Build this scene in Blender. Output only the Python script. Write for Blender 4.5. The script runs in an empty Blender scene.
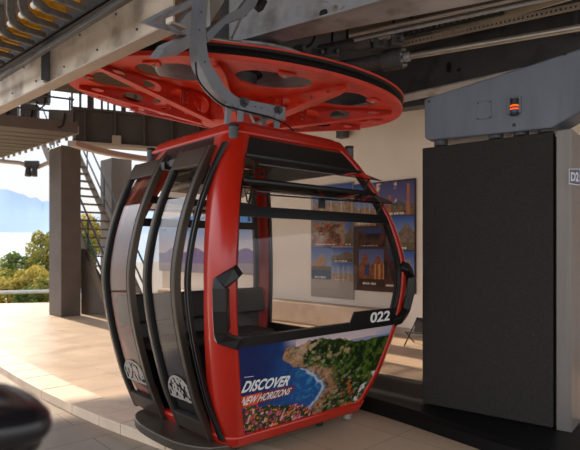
import bpy, bmesh, math, random
import numpy as np
from mathutils import Vector, Matrix, Euler
random.seed(7)
sc = bpy.context.scene
COL = sc.collection
PI = math.pi
def R_(d): return math.radians(d)
F, CX, HY, EYE = 535.0, 290.0, 250.0, 1.6
FL = 0.08                                    # height of the tiled platform

# ------------------------------------------------------------------ points
def at(px, py, Y): return Vector(((px-CX)/F*Y, Y, EYE+(HY-py)/F*Y))
def at_z(px, py, z):
    return at(px, py, F*(z-EYE)/(HY-py))

# ------------------------------------------------------------------ materials
def lin(c):
    c = c/255.0
    return c/12.92 if c <= .04045 else ((c+.055)/1.055)**2.4
def rgb(r, g, b): return (lin(r), lin(g), lin(b), 1)
def nodes_of(name):
    m = bpy.data.materials.new(name); m.use_nodes = True
    nt = m.node_tree; nt.nodes.clear()
    return m, nt, nt.nodes, nt.links
def mat(name, col, rough=.5, metal=0.0, var=.12, scale=3.0, bump=0.0, bscale=60.0, coat=0.0, spec=.5, stretch=(1,1,1), dirt=None, dirt_amt=.4, dirt_scale=4.0):
    m, nt, N, Lk = nodes_of(name)
    out = N.new('ShaderNodeOutputMaterial'); b = N.new('ShaderNodeBsdfPrincipled')
    Lk.new(b.outputs[0], out.inputs[0])
    tc = N.new('ShaderNodeTexCoord'); mp = N.new('ShaderNodeMapping'); mp.inputs['Scale'].default_value = stretch
    Lk.new(tc.outputs['Object'], mp.inputs[0])
    nz = N.new('ShaderNodeTexNoise'); nz.inputs['Scale'].default_value = scale; nz.inputs['Detail'].default_value = 6
    Lk.new(mp.outputs[0], nz.inputs['Vector'])
    mr = N.new('ShaderNodeMapRange'); mr.inputs['From Min'].default_value = .3; mr.inputs['From Max'].default_value = .7
    mr.inputs['To Min'].default_value = 1-var; mr.inputs['To Max'].default_value = 1+var
    Lk.new(nz.outputs[0], mr.inputs['Value'])
    mx = N.new('ShaderNodeVectorMath'); mx.operation = 'SCALE'; mx.inputs[0].default_value = col[:3]
    Lk.new(mr.outputs[0], mx.inputs['Scale'])
    cs = mx.outputs[0]
    if dirt:
        n2 = N.new('ShaderNodeTexNoise'); n2.inputs['Scale'].default_value = dirt_scale; n2.inputs['Detail'].default_value = 8
        Lk.new(mp.outputs[0], n2.inputs['Vector'])
        r2 = N.new('ShaderNodeMapRange'); r2.inputs['From Min'].default_value = .52; r2.inputs['From Max'].default_value = .68
        r2.inputs['To Max'].default_value = dirt_amt; Lk.new(n2.outputs[0], r2.inputs['Value'])
        mm = N.new('ShaderNodeMix'); mm.data_type = 'RGBA'; Lk.new(r2.outputs[0], mm.inputs[0])
        Lk.new(cs, mm.inputs[6]); mm.inputs[7].default_value = dirt; cs = mm.outputs[2]
    Lk.new(cs, b.inputs['Base Color'])
    b.inputs['Roughness'].default_value = rough; b.inputs['Metallic'].default_value = metal
    b.inputs['Coat Weight'].default_value = coat; b.inputs['Coat Roughness'].default_value = .12
    b.inputs['Specular IOR Level'].default_value = spec
    if bump:
        n3 = N.new('ShaderNodeTexNoise'); n3.inputs['Scale'].default_value = bscale; n3.inputs['Detail'].default_value = 4
        Lk.new(tc.outputs['Object'], n3.inputs['Vector'])
        bp = N.new('ShaderNodeBump'); bp.inputs['Strength'].default_value = bump; bp.inputs['Distance'].default_value = .01
        Lk.new(n3.outputs[0], bp.inputs['Height']); Lk.new(bp.outputs[0], b.inputs['Normal'])
    return m
def glass(name, tint, refl=1.0):
    m, nt, N, Lk = nodes_of(name)
    out = N.new('ShaderNodeOutputMaterial'); mx = N.new('ShaderNodeMixShader')
    t = N.new('ShaderNodeBsdfTransparent'); t.inputs[0].default_value = tint
    g = N.new('ShaderNodeBsdfGlossy'); g.inputs['Roughness'].default_value = .02; g.inputs[0].default_value = (.95, .95, .95, 1)
    lw = N.new('ShaderNodeLayerWeight'); lw.inputs[0].default_value = .5
    pw = N.new('ShaderNodeMath'); pw.operation = 'POWER'; pw.inputs[1].default_value = 4.0; Lk.new(lw.outputs['Facing'], pw.inputs[0])
    mu = N.new('ShaderNodeMath'); mu.operation = 'MULTIPLY_ADD'; mu.inputs[1].default_value = .7*refl; mu.inputs[2].default_value = .03*refl
    Lk.new(pw.outputs[0], mu.inputs[0]); Lk.new(mu.outputs[0], mx.inputs[0])
    Lk.new(t.outputs[0], mx.inputs[1]); Lk.new(g.outputs[0], mx.inputs[2]); Lk.new(mx.outputs[0], out.inputs[0])
    return m
def painted(name, rough=.35, spec=.4):
    m, nt, N, Lk = nodes_of(name)
    out = N.new('ShaderNodeOutputMaterial'); b = N.new('ShaderNodeBsdfPrincipled')
    a = N.new('ShaderNodeAttribute'); a.attribute_name = 'paint'
    Lk.new(a.outputs['Color'], b.inputs['Base Color']); b.inputs['Roughness'].default_value = rough
    b.inputs['Specular IOR Level'].default_value = spec
    Lk.new(b.outputs[0], out.inputs[0]); return m
def emit(name, col, s):
    m, nt, N, Lk = nodes_of(name)
    out = N.new('ShaderNodeOutputMaterial'); e = N.new('ShaderNodeEmission')
    e.inputs[0].default_value = col; e.inputs[1].default_value = s; Lk.new(e.outputs[0], out.inputs[0]); return m
def tiles(name, c1, c2, mortar, w, h, rot, rough=.35, msize=.006, offset=.5, var=.18):
    m, nt, N, Lk = nodes_of(name)
    out = N.new('ShaderNodeOutputMaterial'); b = N.new('ShaderNodeBsdfPrincipled'); Lk.new(b.outputs[0], out.inputs[0])
    tc = N.new('ShaderNodeTexCoord'); mp = N.new('ShaderNodeMapping'); mp.inputs['Rotation'].default_value = (0, 0, R_(rot))
    Lk.new(tc.outputs['Object'], mp.inputs[0])
    br = N.new('ShaderNodeTexBrick'); br.inputs['Scale'].default_value = 1; br.inputs['Brick Width'].default_value = w
    br.inputs['Row Height'].default_value = h; br.inputs['Mortar Size'].default_value = msize; br.offset = offset
    br.inputs['Color1'].default_value = c1; br.inputs['Color2'].default_value = c2; br.inputs['Mortar'].default_value = mortar
    Lk.new(mp.outputs[0], br.inputs['Vector'])
    nz = N.new('ShaderNodeTexNoise'); nz.inputs['Scale'].default_value = 2.2; nz.inputs['Detail'].default_value = 8; nz.inputs['Roughness'].default_value = .65
    Lk.new(tc.outputs['Object'], nz.inputs['Vector'])
    mr = N.new('ShaderNodeMapRange'); mr.inputs['From Min'].default_value = .3; mr.inputs['From Max'].default_value = .7
    mr.inputs['To Min'].default_value = 1-var; mr.inputs['To Max'].default_value = 1+var; Lk.new(nz.outputs[0], mr.inputs['Value'])
    mx = N.new('ShaderNodeVectorMath'); mx.operation = 'SCALE'; Lk.new(br.outputs[0], mx.inputs[0]); Lk.new(mr.outputs[0], mx.inputs['Scale'])
    Lk.new(mx.outputs[0], b.inputs['Base Color'])
    r2 = N.new('ShaderNodeMapRange'); r2.inputs['To Min'].default_value = rough-.1; r2.inputs['To Max'].default_value = rough+.15
    Lk.new(nz.outputs[0], r2.inputs['Value']); Lk.new(r2.outputs[0], b.inputs['Roughness'])
    bp = N.new('ShaderNodeBump'); bp.inputs['Strength'].default_value = .25; bp.inputs['Distance'].default_value = .01
    Lk.new(br.outputs['Fac'], bp.inputs['Height']); bp.invert = True; Lk.new(bp.outputs[0], b.inputs['Normal'])
    return m

M = dict(
 red=mat('red_paint', rgb(186, 32, 14), .30, var=.06, coat=.35),
 wheelred=mat('wheel_red_paint', rgb(214, 52, 22), .42, var=.08, scale=2, dirt=rgb(120, 30, 18), dirt_amt=.35, dirt_scale=5),
 black=mat('black_satin', rgb(22, 21, 21), .38, var=.1),
 alu=mat('dark_anodised_aluminium', rgb(84, 74, 65), .36, .55, var=.1, stretch=(1, 1, .2)),
 rubber=mat('black_rubber', rgb(20, 19, 19), .7, var=.2, bump=.3),
 steel=mat('galvanised_steel', rgb(176, 181, 189), .46, .3, var=.14, scale=2.5, bump=.05, dirt=rgb(92, 82, 72), dirt_amt=.55, dirt_scale=3),
 warmsteel=mat('weathered_galvanised_steel', rgb(204, 188, 168), .36, .45, var=.2, scale=2.2, bump=.05, dirt=rgb(100, 82, 66), dirt_amt=.6, dirt_scale=2.5),
 dsteel=mat('dark_grey_steel', rgb(80, 82, 86), .5, .2, var=.18, scale=3, dirt=rgb(50, 44, 40), dirt_amt=.5),
 hanger=mat('hanger_grey', rgb(142, 148, 158), .45, .3, var=.08, scale=6),
 zinc=mat('bright_zinc', rgb(176, 172, 166), .32, .6, var=.12, scale=8),
 housing=mat('housing_steel', rgb(108, 114, 125), .45, .35, var=.14, scale=2.2, stretch=(3, 3, .6)),
 panel=mat('charcoal_acoustic_panel', rgb(58, 54, 52), .9, var=.2, scale=70, bump=.5, bscale=160, spec=.2),
 post=mat('brushed_post_steel', rgb(132, 126, 122), .42, .45, var=.08, scale=3, stretch=(8, 8, .4)),
 wall=mat('cream_plaster', rgb(248, 238, 226), .85, var=.05, scale=1.2, bump=.05),
 ledge=mat('stone_ledge', rgb(220, 196, 170), .7, var=.1, scale=4),
 roofwood=mat('wood_ceiling', rgb(84, 58, 34), .65, var=.3, scale=4, stretch=(1, 6, 1)),
 column=mat('brown_grey_column', rgb(100, 90, 84), .6, .0, var=.12, scale=2.5, dirt=rgb(92, 82, 74), dirt_amt=.4, dirt_scale=2),
 girder=mat('dark_girder', rgb(92, 86, 82), .55, .1, var=.15, scale=2),
 deck=mat('deck_metal', rgb(104, 88, 80), .6, .1, var=.1, scale=2),
 yellow=mat('yellow_plastic', rgb(226, 164, 36), .5, var=.2, scale=12),
 finger=mat('dark_cast_finger', rgb(104, 101, 98), .5, .2, var=.25, scale=14, dirt=rgb(50, 45, 40), dirt_amt=.5, dirt_scale=12),
 curb=tiles('curb_stone', rgb(206, 184, 160), rgb(190, 168, 146), rgb(110, 98, 86), .55, 3.0, 0, .6, .012),
 seat=mat('seat_vinyl', rgb(34, 30, 29), .55, var=.15, bump=.1, bscale=150),
 white=mat('white_vinyl', rgb(240, 240, 238), .5, var=.02),
 orange=mat('orange_vinyl', rgb(226, 84, 20), .45, var=.03),
 dkred=mat('dark_red_vinyl', rgb(130, 22, 30), .45, var=.03),
 label_blue=mat('blue_label', rgb(28, 66, 130), .4, var=.03),
 plinth=mat('black_plinth', rgb(13, 13, 13), .55, var=.2, scale=8, spec=.25),
 trim=mat('grey_trim', rgb(182, 168, 154), .6, var=.1),
 bark=mat('bark', rgb(90, 72, 55), .9, var=.3, scale=10),
 water=mat('lake_water', rgb(128, 148, 164), .7, var=.04, scale=.01),
 mount=mat('haze_blue_mountain', rgb(158, 174, 196), 1, var=.05, scale=.012, spec=0),  # distance haze is mixed into this flat blue-grey base colour
 ground=mat('scrub_ground', rgb(98, 104, 48), .95, var=.35, scale=.8),
 amber=emit('amber_lamp', rgb(255, 96, 30), 1.2), bluelamp=mat('blue_lens', rgb(40, 84, 150), .2),
 chairblk=mat('chair_sling', rgb(62, 56, 52), .6, var=.1), paint=painted('printed_picture'), dull=painted('matt_print', .6, .2),
 stair=mat('stair_steel', rgb(112, 98, 86), .6, .1, var=.1), grey_film=mat('frosted_film', rgb(168, 160, 152), .6, var=.15, scale=40),
 lowtile=tiles('lower_tiles', rgb(150, 132, 114), rgb(136, 120, 104), rgb(92, 80, 70), .9, .45, -42, .38),
 tile=tiles('platform_tiles', rgb(210, 182, 152), rgb(198, 170, 142), rgb(158, 134, 110), .62, .62, 45, .36, .004, offset=0.0, var=.1),
 glassd=glass('door_glass', (.84, .80, .78, 1), 1.3), glassc=glass('clear_glass', (.94, .93, .92, 1), .5),
 glasst=glass('smoked_glass', (.45, .43, .42, 1), 1.6),
)

# ------------------------------------------------------------------ mesh builder
OFF = {}
class MB:
    def __init__(s): s.v = []; s.f = []; s.c = None
    def add(s, vs, fs):
        n = len(s.v); s.v += [Vector(p) for p in vs]; s.f += [tuple(i+n for i in f) for f in fs]; return s
    def hexa(s, p):
        return s.add(p, [(0, 3, 2, 1), (4, 5, 6, 7), (0, 1, 5, 4), (1, 2, 6, 5), (2, 3, 7, 6), (3, 0, 4, 7)])
    def box(s, c, d, rz=0, mtx=None):
        c = Vector(c); x, y, z = d[0]/2, d[1]/2, d[2]/2
        m = mtx or Matrix.Rotation(rz, 3, 'Z')
        return s.hexa([c+m@Vector(q) for q in ((-x, -y, -z), (x, -y, -z), (x, y, -z), (-x, y, -z), (-x, -y, z), (x, -y, z), (x, y, z), (-x, y, z))])
    def prism(s, pts, ext):
        pts = [Vector(p) for p in pts]; e = Vector(ext); n = len(pts)
        return s.add(pts+[p+e for p in pts], [tuple(range(n-1, -1, -1)), tuple(range(n, 2*n))]+[(i, (i+1) % n, n+(i+1) % n, n+i) for i in range(n)])
    def tube(s, pts, r, n=10, cap=True):
        pts = [Vector(p) for p in pts]; k = len(pts); vs = []; prev = None
        for i, p in enumerate(pts):
            t = (pts[min(i+1, k-1)]-pts[max(i-1, 0)]).normalized()
            if prev is None:
                prev = t.orthogonal().normalized()
            u = (prev-t*prev.dot(t)).normalized(); prev = u; w = t.cross(u)
            rr = r[i] if isinstance(r, (list, tuple)) else r
            vs += [p+(u*math.cos(a)+w*math.sin(a))*rr for a in (2*PI*j/n for j in range(n))]
        fs = [(i*n+j, i*n+(j+1) % n, (i+1)*n+(j+1) % n, (i+1)*n+j) for i in range(k-1) for j in range(n)]
        if cap: fs += [tuple(range(n-1, -1, -1)), tuple(range((k-1)*n, k*n))]
        return s.add(vs, fs)
    def bar(s, pts, w, h, side):
        """rectangular section swept along pts; side = direction of the width"""
        pts = [Vector(p) for p in pts]; k = len(pts); vs = []; side = Vector(side)
        for i, p in enumerate(pts):
            t = (pts[min(i+1, k-1)]-pts[max(i-1, 0)]).normalized()
            a = (side-t*side.dot(t)).normalized(); b = t.cross(a)
            vs += [p-a*w/2-b*h/2, p+a*w/2-b*h/2, p+a*w/2+b*h/2, p-a*w/2+b*h/2]
        fs = [(i*4+j, i*4+(j+1) % 4, i*4+4+(j+1) % 4, i*4+4+j) for i in range(k-1) for j in range(4)]
        return s.add(vs, fs+[(3, 2, 1, 0), tuple(range(4*k-4, 4*k))])
    def profile(s, p0, p1, prof, up=(0, 0, 1)):
        """closed 2D profile (side, up) swept straight from p0 to p1"""
        p0, p1 = Vector(p0), Vector(p1); t = (p1-p0).normalized(); up = Vector(up); sd = t.cross(up).normalized(); u = sd.cross(t)
        n = len(prof)
        return s.add([p0+sd*a+u*b for a, b in prof]+[p1+sd*a+u*b for a, b in prof],
                     [tuple(range(n)), tuple(range(2*n-1, n-1, -1))]+[(i, i+n, (i+1) % n+n, (i+1) % n) for i in range(n)])
    def lathe(s, prof, n=48, c=(0, 0, 0), closed=False):
        c = Vector(c); k = len(prof)
        s.add([c+Vector((r*math.cos(2*PI*j/n), r*math.sin(2*PI*j/n), z)) for r, z in prof for j in range(n)],
              [(i*n+j, i*n+(j+1) % n, ((i+1) % k)*n+(j+1) % n, ((i+1) % k)*n+j) for i in range(k if closed else k-1) for j in range(n)])
        return s
    def grid(s, fn, nu, nv, thick=None):
        vs = [fn(i/nu, j/nv) for j in range(nv+1) for i in range(nu+1)]
        return s.add(vs, [(j*(nu+1)+i, j*(nu+1)+i+1, (j+1)*(nu+1)+i+1, (j+1)*(nu+1)+i) for j in range(nv) for i in range(nu)])
def new(name, mb, m, parent=None, bevel=0, solid=0, smooth=None, origin=None, seg=2, offset=0):
    off = Vector(origin) if origin is not None else (OFF.get(parent.name, Vector((0, 0, 0))) if parent else Vector((0, 0, 0)))
    me = bpy.data.meshes.new(name); me.from_pydata([tuple(p-off) for p in mb.v], [], mb.f)
    if mb.c is not None:
        at_ = me.color_attributes.new('paint', 'FLOAT_COLOR', 'POINT'); at_.data.foreach_set('color', np.asarray(mb.c, 'f').ravel())
    bm = bmesh.new(); bm.from_mesh(me); bmesh.ops.recalc_face_normals(bm, faces=bm.faces); bm.to_mesh(me); bm.free()
    o = bpy.data.objects.new(name, me); COL.objects.link(o); me.materials.append(M[m] if isinstance(m, str) else m)
    if parent: o.parent = parent; OFF[o.name] = off
    if origin is not None: o.location = off; OFF[o.name] = off
    if solid:
        md = o.modifiers.new('Solid', 'SOLIDIFY'); md.thickness = solid; md.offset = offset
    if bevel:
        md = o.modifiers.new('Bevel', 'BEVEL'); md.width = bevel; md.segments = seg; md.limit_method = 'ANGLE'; md.angle_limit = R_(40)
    if smooth:
        me.polygons.foreach_set('use_smooth', [True]*len(me.polygons))
        if smooth != 'all':
            try: me.set_sharp_from_angle(angle=R_(smooth))
            except Exception: pass
    return o
def tag(o, label, cat=None, group=None, kind=None):
    o['label'] = label
    if cat: o['category'] = cat
    if group: o['group'] = group
    if kind: o['kind'] = kind
    return o
def thing(name, label, cat, loc, group=None, rot=(0, 0, 0), local=False):
    o = bpy.data.objects.new(name, None); COL.objects.link(o); o.empty_display_size = .1
    o.location = loc; o.rotation_euler = rot; OFF[o.name] = Vector((0, 0, 0)) if local else Vector(loc)
    return tag(o, label, cat, group)
def struct(name, mb, m, label=None, **k):
    o = new(name, mb, m, **k); o['kind'] = 'structure'; o['category'] = name.split('_')[0]
    if label: o['label'] = label
    return o
def bolt(parent, p, n, r=.02, h=.02, m='zinc', name='bolt'):
    p, n = Vector(p), Vector(n).normalized()
    return new(name, MB().tube([p-n*.005, p+n*h*.35, p+n*h*.36, p+n*h], [r*1.7, r*1.7, r, r], 6 if r < .03 else 12), m, parent)
def holed(mb, cells, fmap, n=24):
    """plate made of rectangular cells (u0,u1,v0,v1,hole) in parameter space, hole = (cu,cv,ru,rv) or None"""
    for u0, u1, v0, v1, h in cells:
        if h is None:
            k = 6
            mb.grid(lambda a, b: fmap(u0+(u1-u0)*a, v0+(v1-v0)*b), k, 2); continue
        cu, cv, ru, rv = h
        ang = [2*PI*i/n for i in range(n)]
        for cxn, cyn in ((u0, v0), (u1, v0), (u1, v1), (u0, v1)):
            ang.append(math.atan2((cyn-cv)/rv, (cxn-cu)/ru) % (2*PI))
        ang = sorted(set(round(a, 6) for a in ang)); k = len(ang); ins = []; outs = []
        for a in ang:
            dx, dy = ru*math.cos(a), rv*math.sin(a); ins.append((cu+dx, cv+dy))
            t = min(((u1-cu)/dx if dx > 1e-9 else (u0-cu)/dx if dx < -1e-9 else 1e9), ((v1-cv)/dy if dy > 1e-9 else (v0-cv)/dy if dy < -1e-9 else 1e9))
            outs.append((cu+dx*t, cv+dy*t))
        mb.add([fmap(*p) for p in ins]+[fmap(*p) for p in outs], [(i, (i+1) % k, k+(i+1) % k, k+i) for i in range(k)])
    return mb
_txt = {}
def text2d(s, bold=.0, shear=0.0):
    cu = bpy.data.curves.new('text_tmp', 'FONT'); cu.body = s; cu.size = 1; cu.offset = bold; cu.shear = shear; cu.resolution_u = 4
    o = bpy.data.objects.new('text_tmp', cu); COL.objects.link(o)
    dg = bpy.context.evaluated_depsgraph_get(); me = bpy.data.meshes.new_from_object(o.evaluated_get(dg))
    vs = [(v.co.x, v.co.y) for v in me.vertices]; fs = [tuple(p.vertices) for p in me.polygons]
    bpy.data.objects.remove(o); bpy.data.curves.remove(cu); bpy.data.meshes.remove(me)
    xs = [v[0] for v in vs]; ys = [v[1] for v in vs]; x0, x1, y0, y1 = min(xs), max(xs), min(ys), max(ys)
    return [((x-x0)/(x1-x0), (y-y0)/(y1-y0)) for x, y in vs], fs
def lettering(name, s, fmap, m, parent, bold=.02, shear=0.0):
    vs, fs = text2d(s, bold, shear); mb = MB(); mb.add([fmap(u, v) for u, v in vs], fs); return new(name, mb, m, parent)

# ================================================================== gondola cabin
TAB = [(.15,.668),(.206,.697),(.4,.778),(.579,.845),(1.0,.952),(1.336,.996),(1.582,.977),(1.917,.893),(2.278,.738),(2.5,.603),(2.6,.53)]
def prof(z):
    n = len(TAB); i = 0
    while i < n-2 and TAB[i+1][0] < z: i += 1
    def sl(k):
        a, b = max(0, k-1), min(n-1, k+1); return (TAB[b][1]-TAB[a][1])/(TAB[b][0]-TAB[a][0])
    h = TAB[i+1][0]-TAB[i][0]; t = (z-TAB[i][0])/h
    return (2*t**3-3*t*t+1)*TAB[i][1]+(t**3-2*t*t+t)*h*sl(i)+(3*t*t-2*t**3)*TAB[i+1][1]+(t**3-t*t)*h*sl(i+1)
CC = Vector((-.363, 4.77, 0)); YAW = R_(42)
cab = thing('gondola_cabin', 'red and black gondola cabin numbered 022 hanging under the red bullwheel', 'gondola', (CC.x, CC.y, .15), rot=(0, 0, YAW), local=True)
OFF[cab.name] = Vector((0, 0, .15))
def fpt(face, s, z, off=0.0):
    a = prof(z)+off
    return Vector({'end': (s, -a, z), 'door': (-a, s, z), 'rear': (s, a, z), 'side': (a, s, z)}[face])
def strip(mb, face, s0, s1, z0, z1, d0, d1, n=24):
    """solid following the cabin's curve; s0, s1 numbers or functions of z"""
    f0 = s0 if callable(s0) else (lambda z: s0); f1 = s1 if callable(s1) else (lambda z: s1)
    vs = []
    for i in range(n+1):
        z = z0+(z1-z0)*i/n
        vs += [fpt(face, f0(z), z, d0), fpt(face, f1(z), z, d0), fpt(face, f1(z), z, d1), fpt(face, f0(z), z, d1)]
    fs = [(i*4+j, i*4+(j+1) % 4, i*4+4+(j+1) % 4, i*4+4+j) for i in range(n) for j in range(4)]+[(0, 1, 2, 3), (4*n+3, 4*n+2, 4*n+1, 4*n)]
    return mb.add(vs, fs)
ZB, ZT = .205, 2.5
RC = .10
# --- red shell: four corner pillars
def pillar(sx, sy, wx, wy, RC=RC):
    mb = MB(); n = 40; rows = []
    for i in range(n+1):
        z = ZB+(ZT-ZB)*i/n; a = prof(z); t = (z-ZB)/(ZT-ZB)
        pts = [(-a, -(a-wy(t)))]
        pts += [(-a+RC-RC*math.cos(q), -a+RC-RC*math.sin(q)) for q in (PI/2*k/8 for k in range(9))]
        pts += [(-(a-wx(t)), -a)]
        rows.append([Vector((-sx*p[0], -sy*p[1], z)) for p in pts])
    k = len(rows[0])
    mb.add([p for r in rows for p in r], [(i*k+j, i*k+j+1, (i+1)*k+j+1, (i+1)*k+j) for i in range(n) for j in range(k-1)])
    o = new('corner_pillar', mb, 'red', cab, solid=.035, smooth=50, offset=0)
    return o
ew = lambda t: .115+.03*max(0, t-.8)*5
dw = lambda t: .165+.05*abs(t-.5)*2
sw = lambda t: .12
for sx, sy in ((-1, -1), (1, -1), (-1, 1), (1, 1)): pillar(sx, sy, (lambda t: .34) if (sx < 0 and sy > 0) else ew, (lambda t: .34) if (sx < 0 and sy > 0) else dw if sx < 0 else sw, .30 if (sx < 0 and sy > 0) else RC)
def ring(z0, z1, d0, d1, name, m, zr=None):
    """rounded square band around the cabin"""
    mb = MB(); rows = []
    zs = [z0+(z1-z0)*i/4 for i in range(5)]
    for z in zs:
        a = prof(z)+d1; pts = []
        for q in range(4):
            c = [(a-RC, a-RC), (-a+RC, a-RC), (-a+RC, -a+RC), (a-RC, -a+RC)][q]
            pts += [Vector((c[0]+RC*math.cos(q*PI/2+PI/2*k/6), c[1]+RC*math.sin(q*PI/2+PI/2*k/6), z)) for k in range(7)]
        rows.append(pts)
    k = len(rows[0]); mb.add([p for r in rows for p in r], [(i*k+j, i*k+(j+1) % k, (i+1)*k+(j+1) % k, (i+1)*k+j) for i in range(4) for j in range(k)])
    return new(name, mb, m, cab, solid=.045, smooth=50, offset=0)
ring(2.45, 2.525, 0, .004, 'roof_edge', 'red')
ring(.205, .285, 0, .004, 'bottom_sill', 'red')
# roof cap
mb = MB(); rows = []
for z, a in ((2.52, .59), (2.56, .565), (2.585, .5), (2.6, .35), (2.605, .05)):
    r = min(RC, a*.9); pts = []
    for q in range(4):
        c = [(a-r, a-r), (-a+r, a-r), (-a+r, -a+r), (a-r, -a+r)][q]
        pts += [Vector((c[0]+r*math.cos(q*PI/2+PI/2*k/6), c[1]+r*math.sin(q*PI/2+PI/2*k/6), z)) for k in range(7)]
    rows.append(pts)
k = len(rows[0]); mb.add([p for r in rows for p in r], [(i*k+j, i*k+(j+1) % k, (i+1)*k+(j+1) % k, (i+1)*k+j) for i in range(4) for j in range(k)])
mb.add(rows[-1], [tuple(range(k))])
new('roof', mb, 'red', cab, smooth=50)
new('roof_lining', MB().box((0, 0, 2.45), (1.1, 1.1, .03)), 'seat', cab)
# underframe and floor
mb = MB(); mb.box((0, 0, .27), (1.36, 1.36, .05)); new('cabin_floor', mb, 'black', cab)
mb = MB(); mb.box((0, .35, .17), (1.1, .10, .07)); mb.box((0, -.35, .17), (1.1, .10, .07)); new('underframe', mb, 'black', cab, bevel=.01)
# stacked guide wheel under the far bottom corner
new('guide_wheel', MB().tube([(.60, -.62, .12), (.60, -.62, .22)], .045, 16), 'zinc', cab, bevel=.008)
new('guide_wheel', MB().tube([(.28, -.60, .12), (.28, -.60, .2)], .03, 14), 'black', cab, bevel=.006)
for sx, sy in ((-1, -1), (1, -1), (-1, 1), (1, 1)):
    p = new('roof_pin', MB().tube([(sx*.628, sy*.628, 2.385), (sx*.628, sy*.628, 2.50)], .036, 20), 'dsteel', cab, bevel=.008)
    new('pin_cap', MB().tube([(sx*.628, sy*.628, 2.50), (sx*.628, sy*.628, 2.515)], .041, 20), 'black', p, bevel=.006)

# --- end windows (both ends alike)
def end_face(face, near):
    in_ = lambda z: prof(z)-.115
    mb = MB()
    for sg in (-1, 1):
        strip(mb, face, lambda z: sg*(prof(z)-.11), lambda z: sg*(prof(z)-(.13 if near else .165)), .96, 2.43, -.03, .006)
    w = lambda z: prof(z)-.11
    strip(mb, face, lambda z: -w(z), w, 1.825, 1.90, -.03, .012, 4)
    strip(mb, face, lambda z: -w(z), w, 2.04, 2.105, -.03, .012, 4)
    strip(mb, face, lambda z: -w(z), w, .955, 1.022, -.04, .012, 4)
    fr = new('window_frame', mb, 'black', cab)
    mb = MB(); strip(mb, face, lambda z: -w(z), w, 2.265, 2.435, -.02, .008, 8); new('header_panel', mb, 'black', cab)
    g = lambda z: prof(z)-.125
    mb = MB(); strip(mb, face, lambda z: -g(z), g, 1.0, 1.84, -.012, -.006, 20); new('window_pane', mb, 'glassc', cab, smooth=40)
    # two awning panes hung open
    for zh, ln, ang, ws in ((2.268, .225, 24, .70), (2.072, .225, 24, .74)):
        sgn = -1 if face == 'end' else 1
        a0 = prof(zh)+.012
        dy, dz = ln*math.cos(R_(ang)), -ln*math.sin(R_(ang))
        wz = prof(zh)-.12
        mb = MB(); t = .008
        c = [Vector((-wz, sgn*a0, zh)), Vector((wz, sgn*a0, zh)), Vector((wz+.035, sgn*(a0+dy), zh+dz)), Vector((-wz-.035, sgn*(a0+dy), zh+dz))]
        mb.hexa(c+[p+Vector((0, 0, t)) for p in c])
        aw = new('awning_pane', mb, 'glasst', cab)
        mb = MB(); mb.bar([c[0], c[1]], .03, .03, (0, 0, 1)); new('hinge_rail', mb, 'black', aw)
        for sg in (-1, 1):
            mb = MB(); mb.tube([(sg*(wz-.02), sgn*(prof(zh-.16)+.0), zh-.15), (sg*(wz+.0), sgn*(a0+dy*.55), zh+dz*.55)], .009, 8); new('stay_arm', mb, 'black', aw)
        if zh < 2.2:
            # latch hanging on the sill under the lower pane
            y0 = sgn*(prof(1.99)+.03)
            mb = MB(); mb.tube([(-wz, y0, 1.985), (wz, y0, 2.0)], .006, 8); mb.box((.09, y0+sgn*.01, 2.0), (.17, .03, .03)); mb.box((.01, y0, 1.955), (.06, .02, .07)); new('latch', mb, 'black', aw, bevel=.004)
    return fr
end_face('end', True); end_face('rear', False)
# black sub panel behind the poster and on the other sides
for face in ('end', 'rear', 'side'):
    mb = MB(); w = lambda z: prof(z)-.10
    strip(mb, face, lambda z: -w(z), w, .27, .76 if face == 'side' else .965, -.03, -.004, 16); new('lower_panel', mb, 'black', cab, smooth=40)
# far long side: one big window in a black frame
mb = MB()
for sg in (-1, 1): strip(mb, 'side', lambda z: sg*(prof(z)-.11), lambda z: sg*(prof(z)-.135), .76, 2.43, -.03, .006)
w = lambda z: prof(z)-.11
strip(mb, 'side', lambda z: -w(z), w, .75, .80, -.03, .01, 4); strip(mb, 'side', lambda z: -w(z), w, 2.3, 2.44, -.03, .01, 6)
new('window_frame', mb, 'black', cab)
mb = MB(); g = lambda z: prof(z)-.14; strip(mb, 'side', lambda z: -g(z), g, .79, 2.31, -.012, -.006, 24); new('window_pane', mb, 'glassc', cab, smooth=40)

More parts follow.
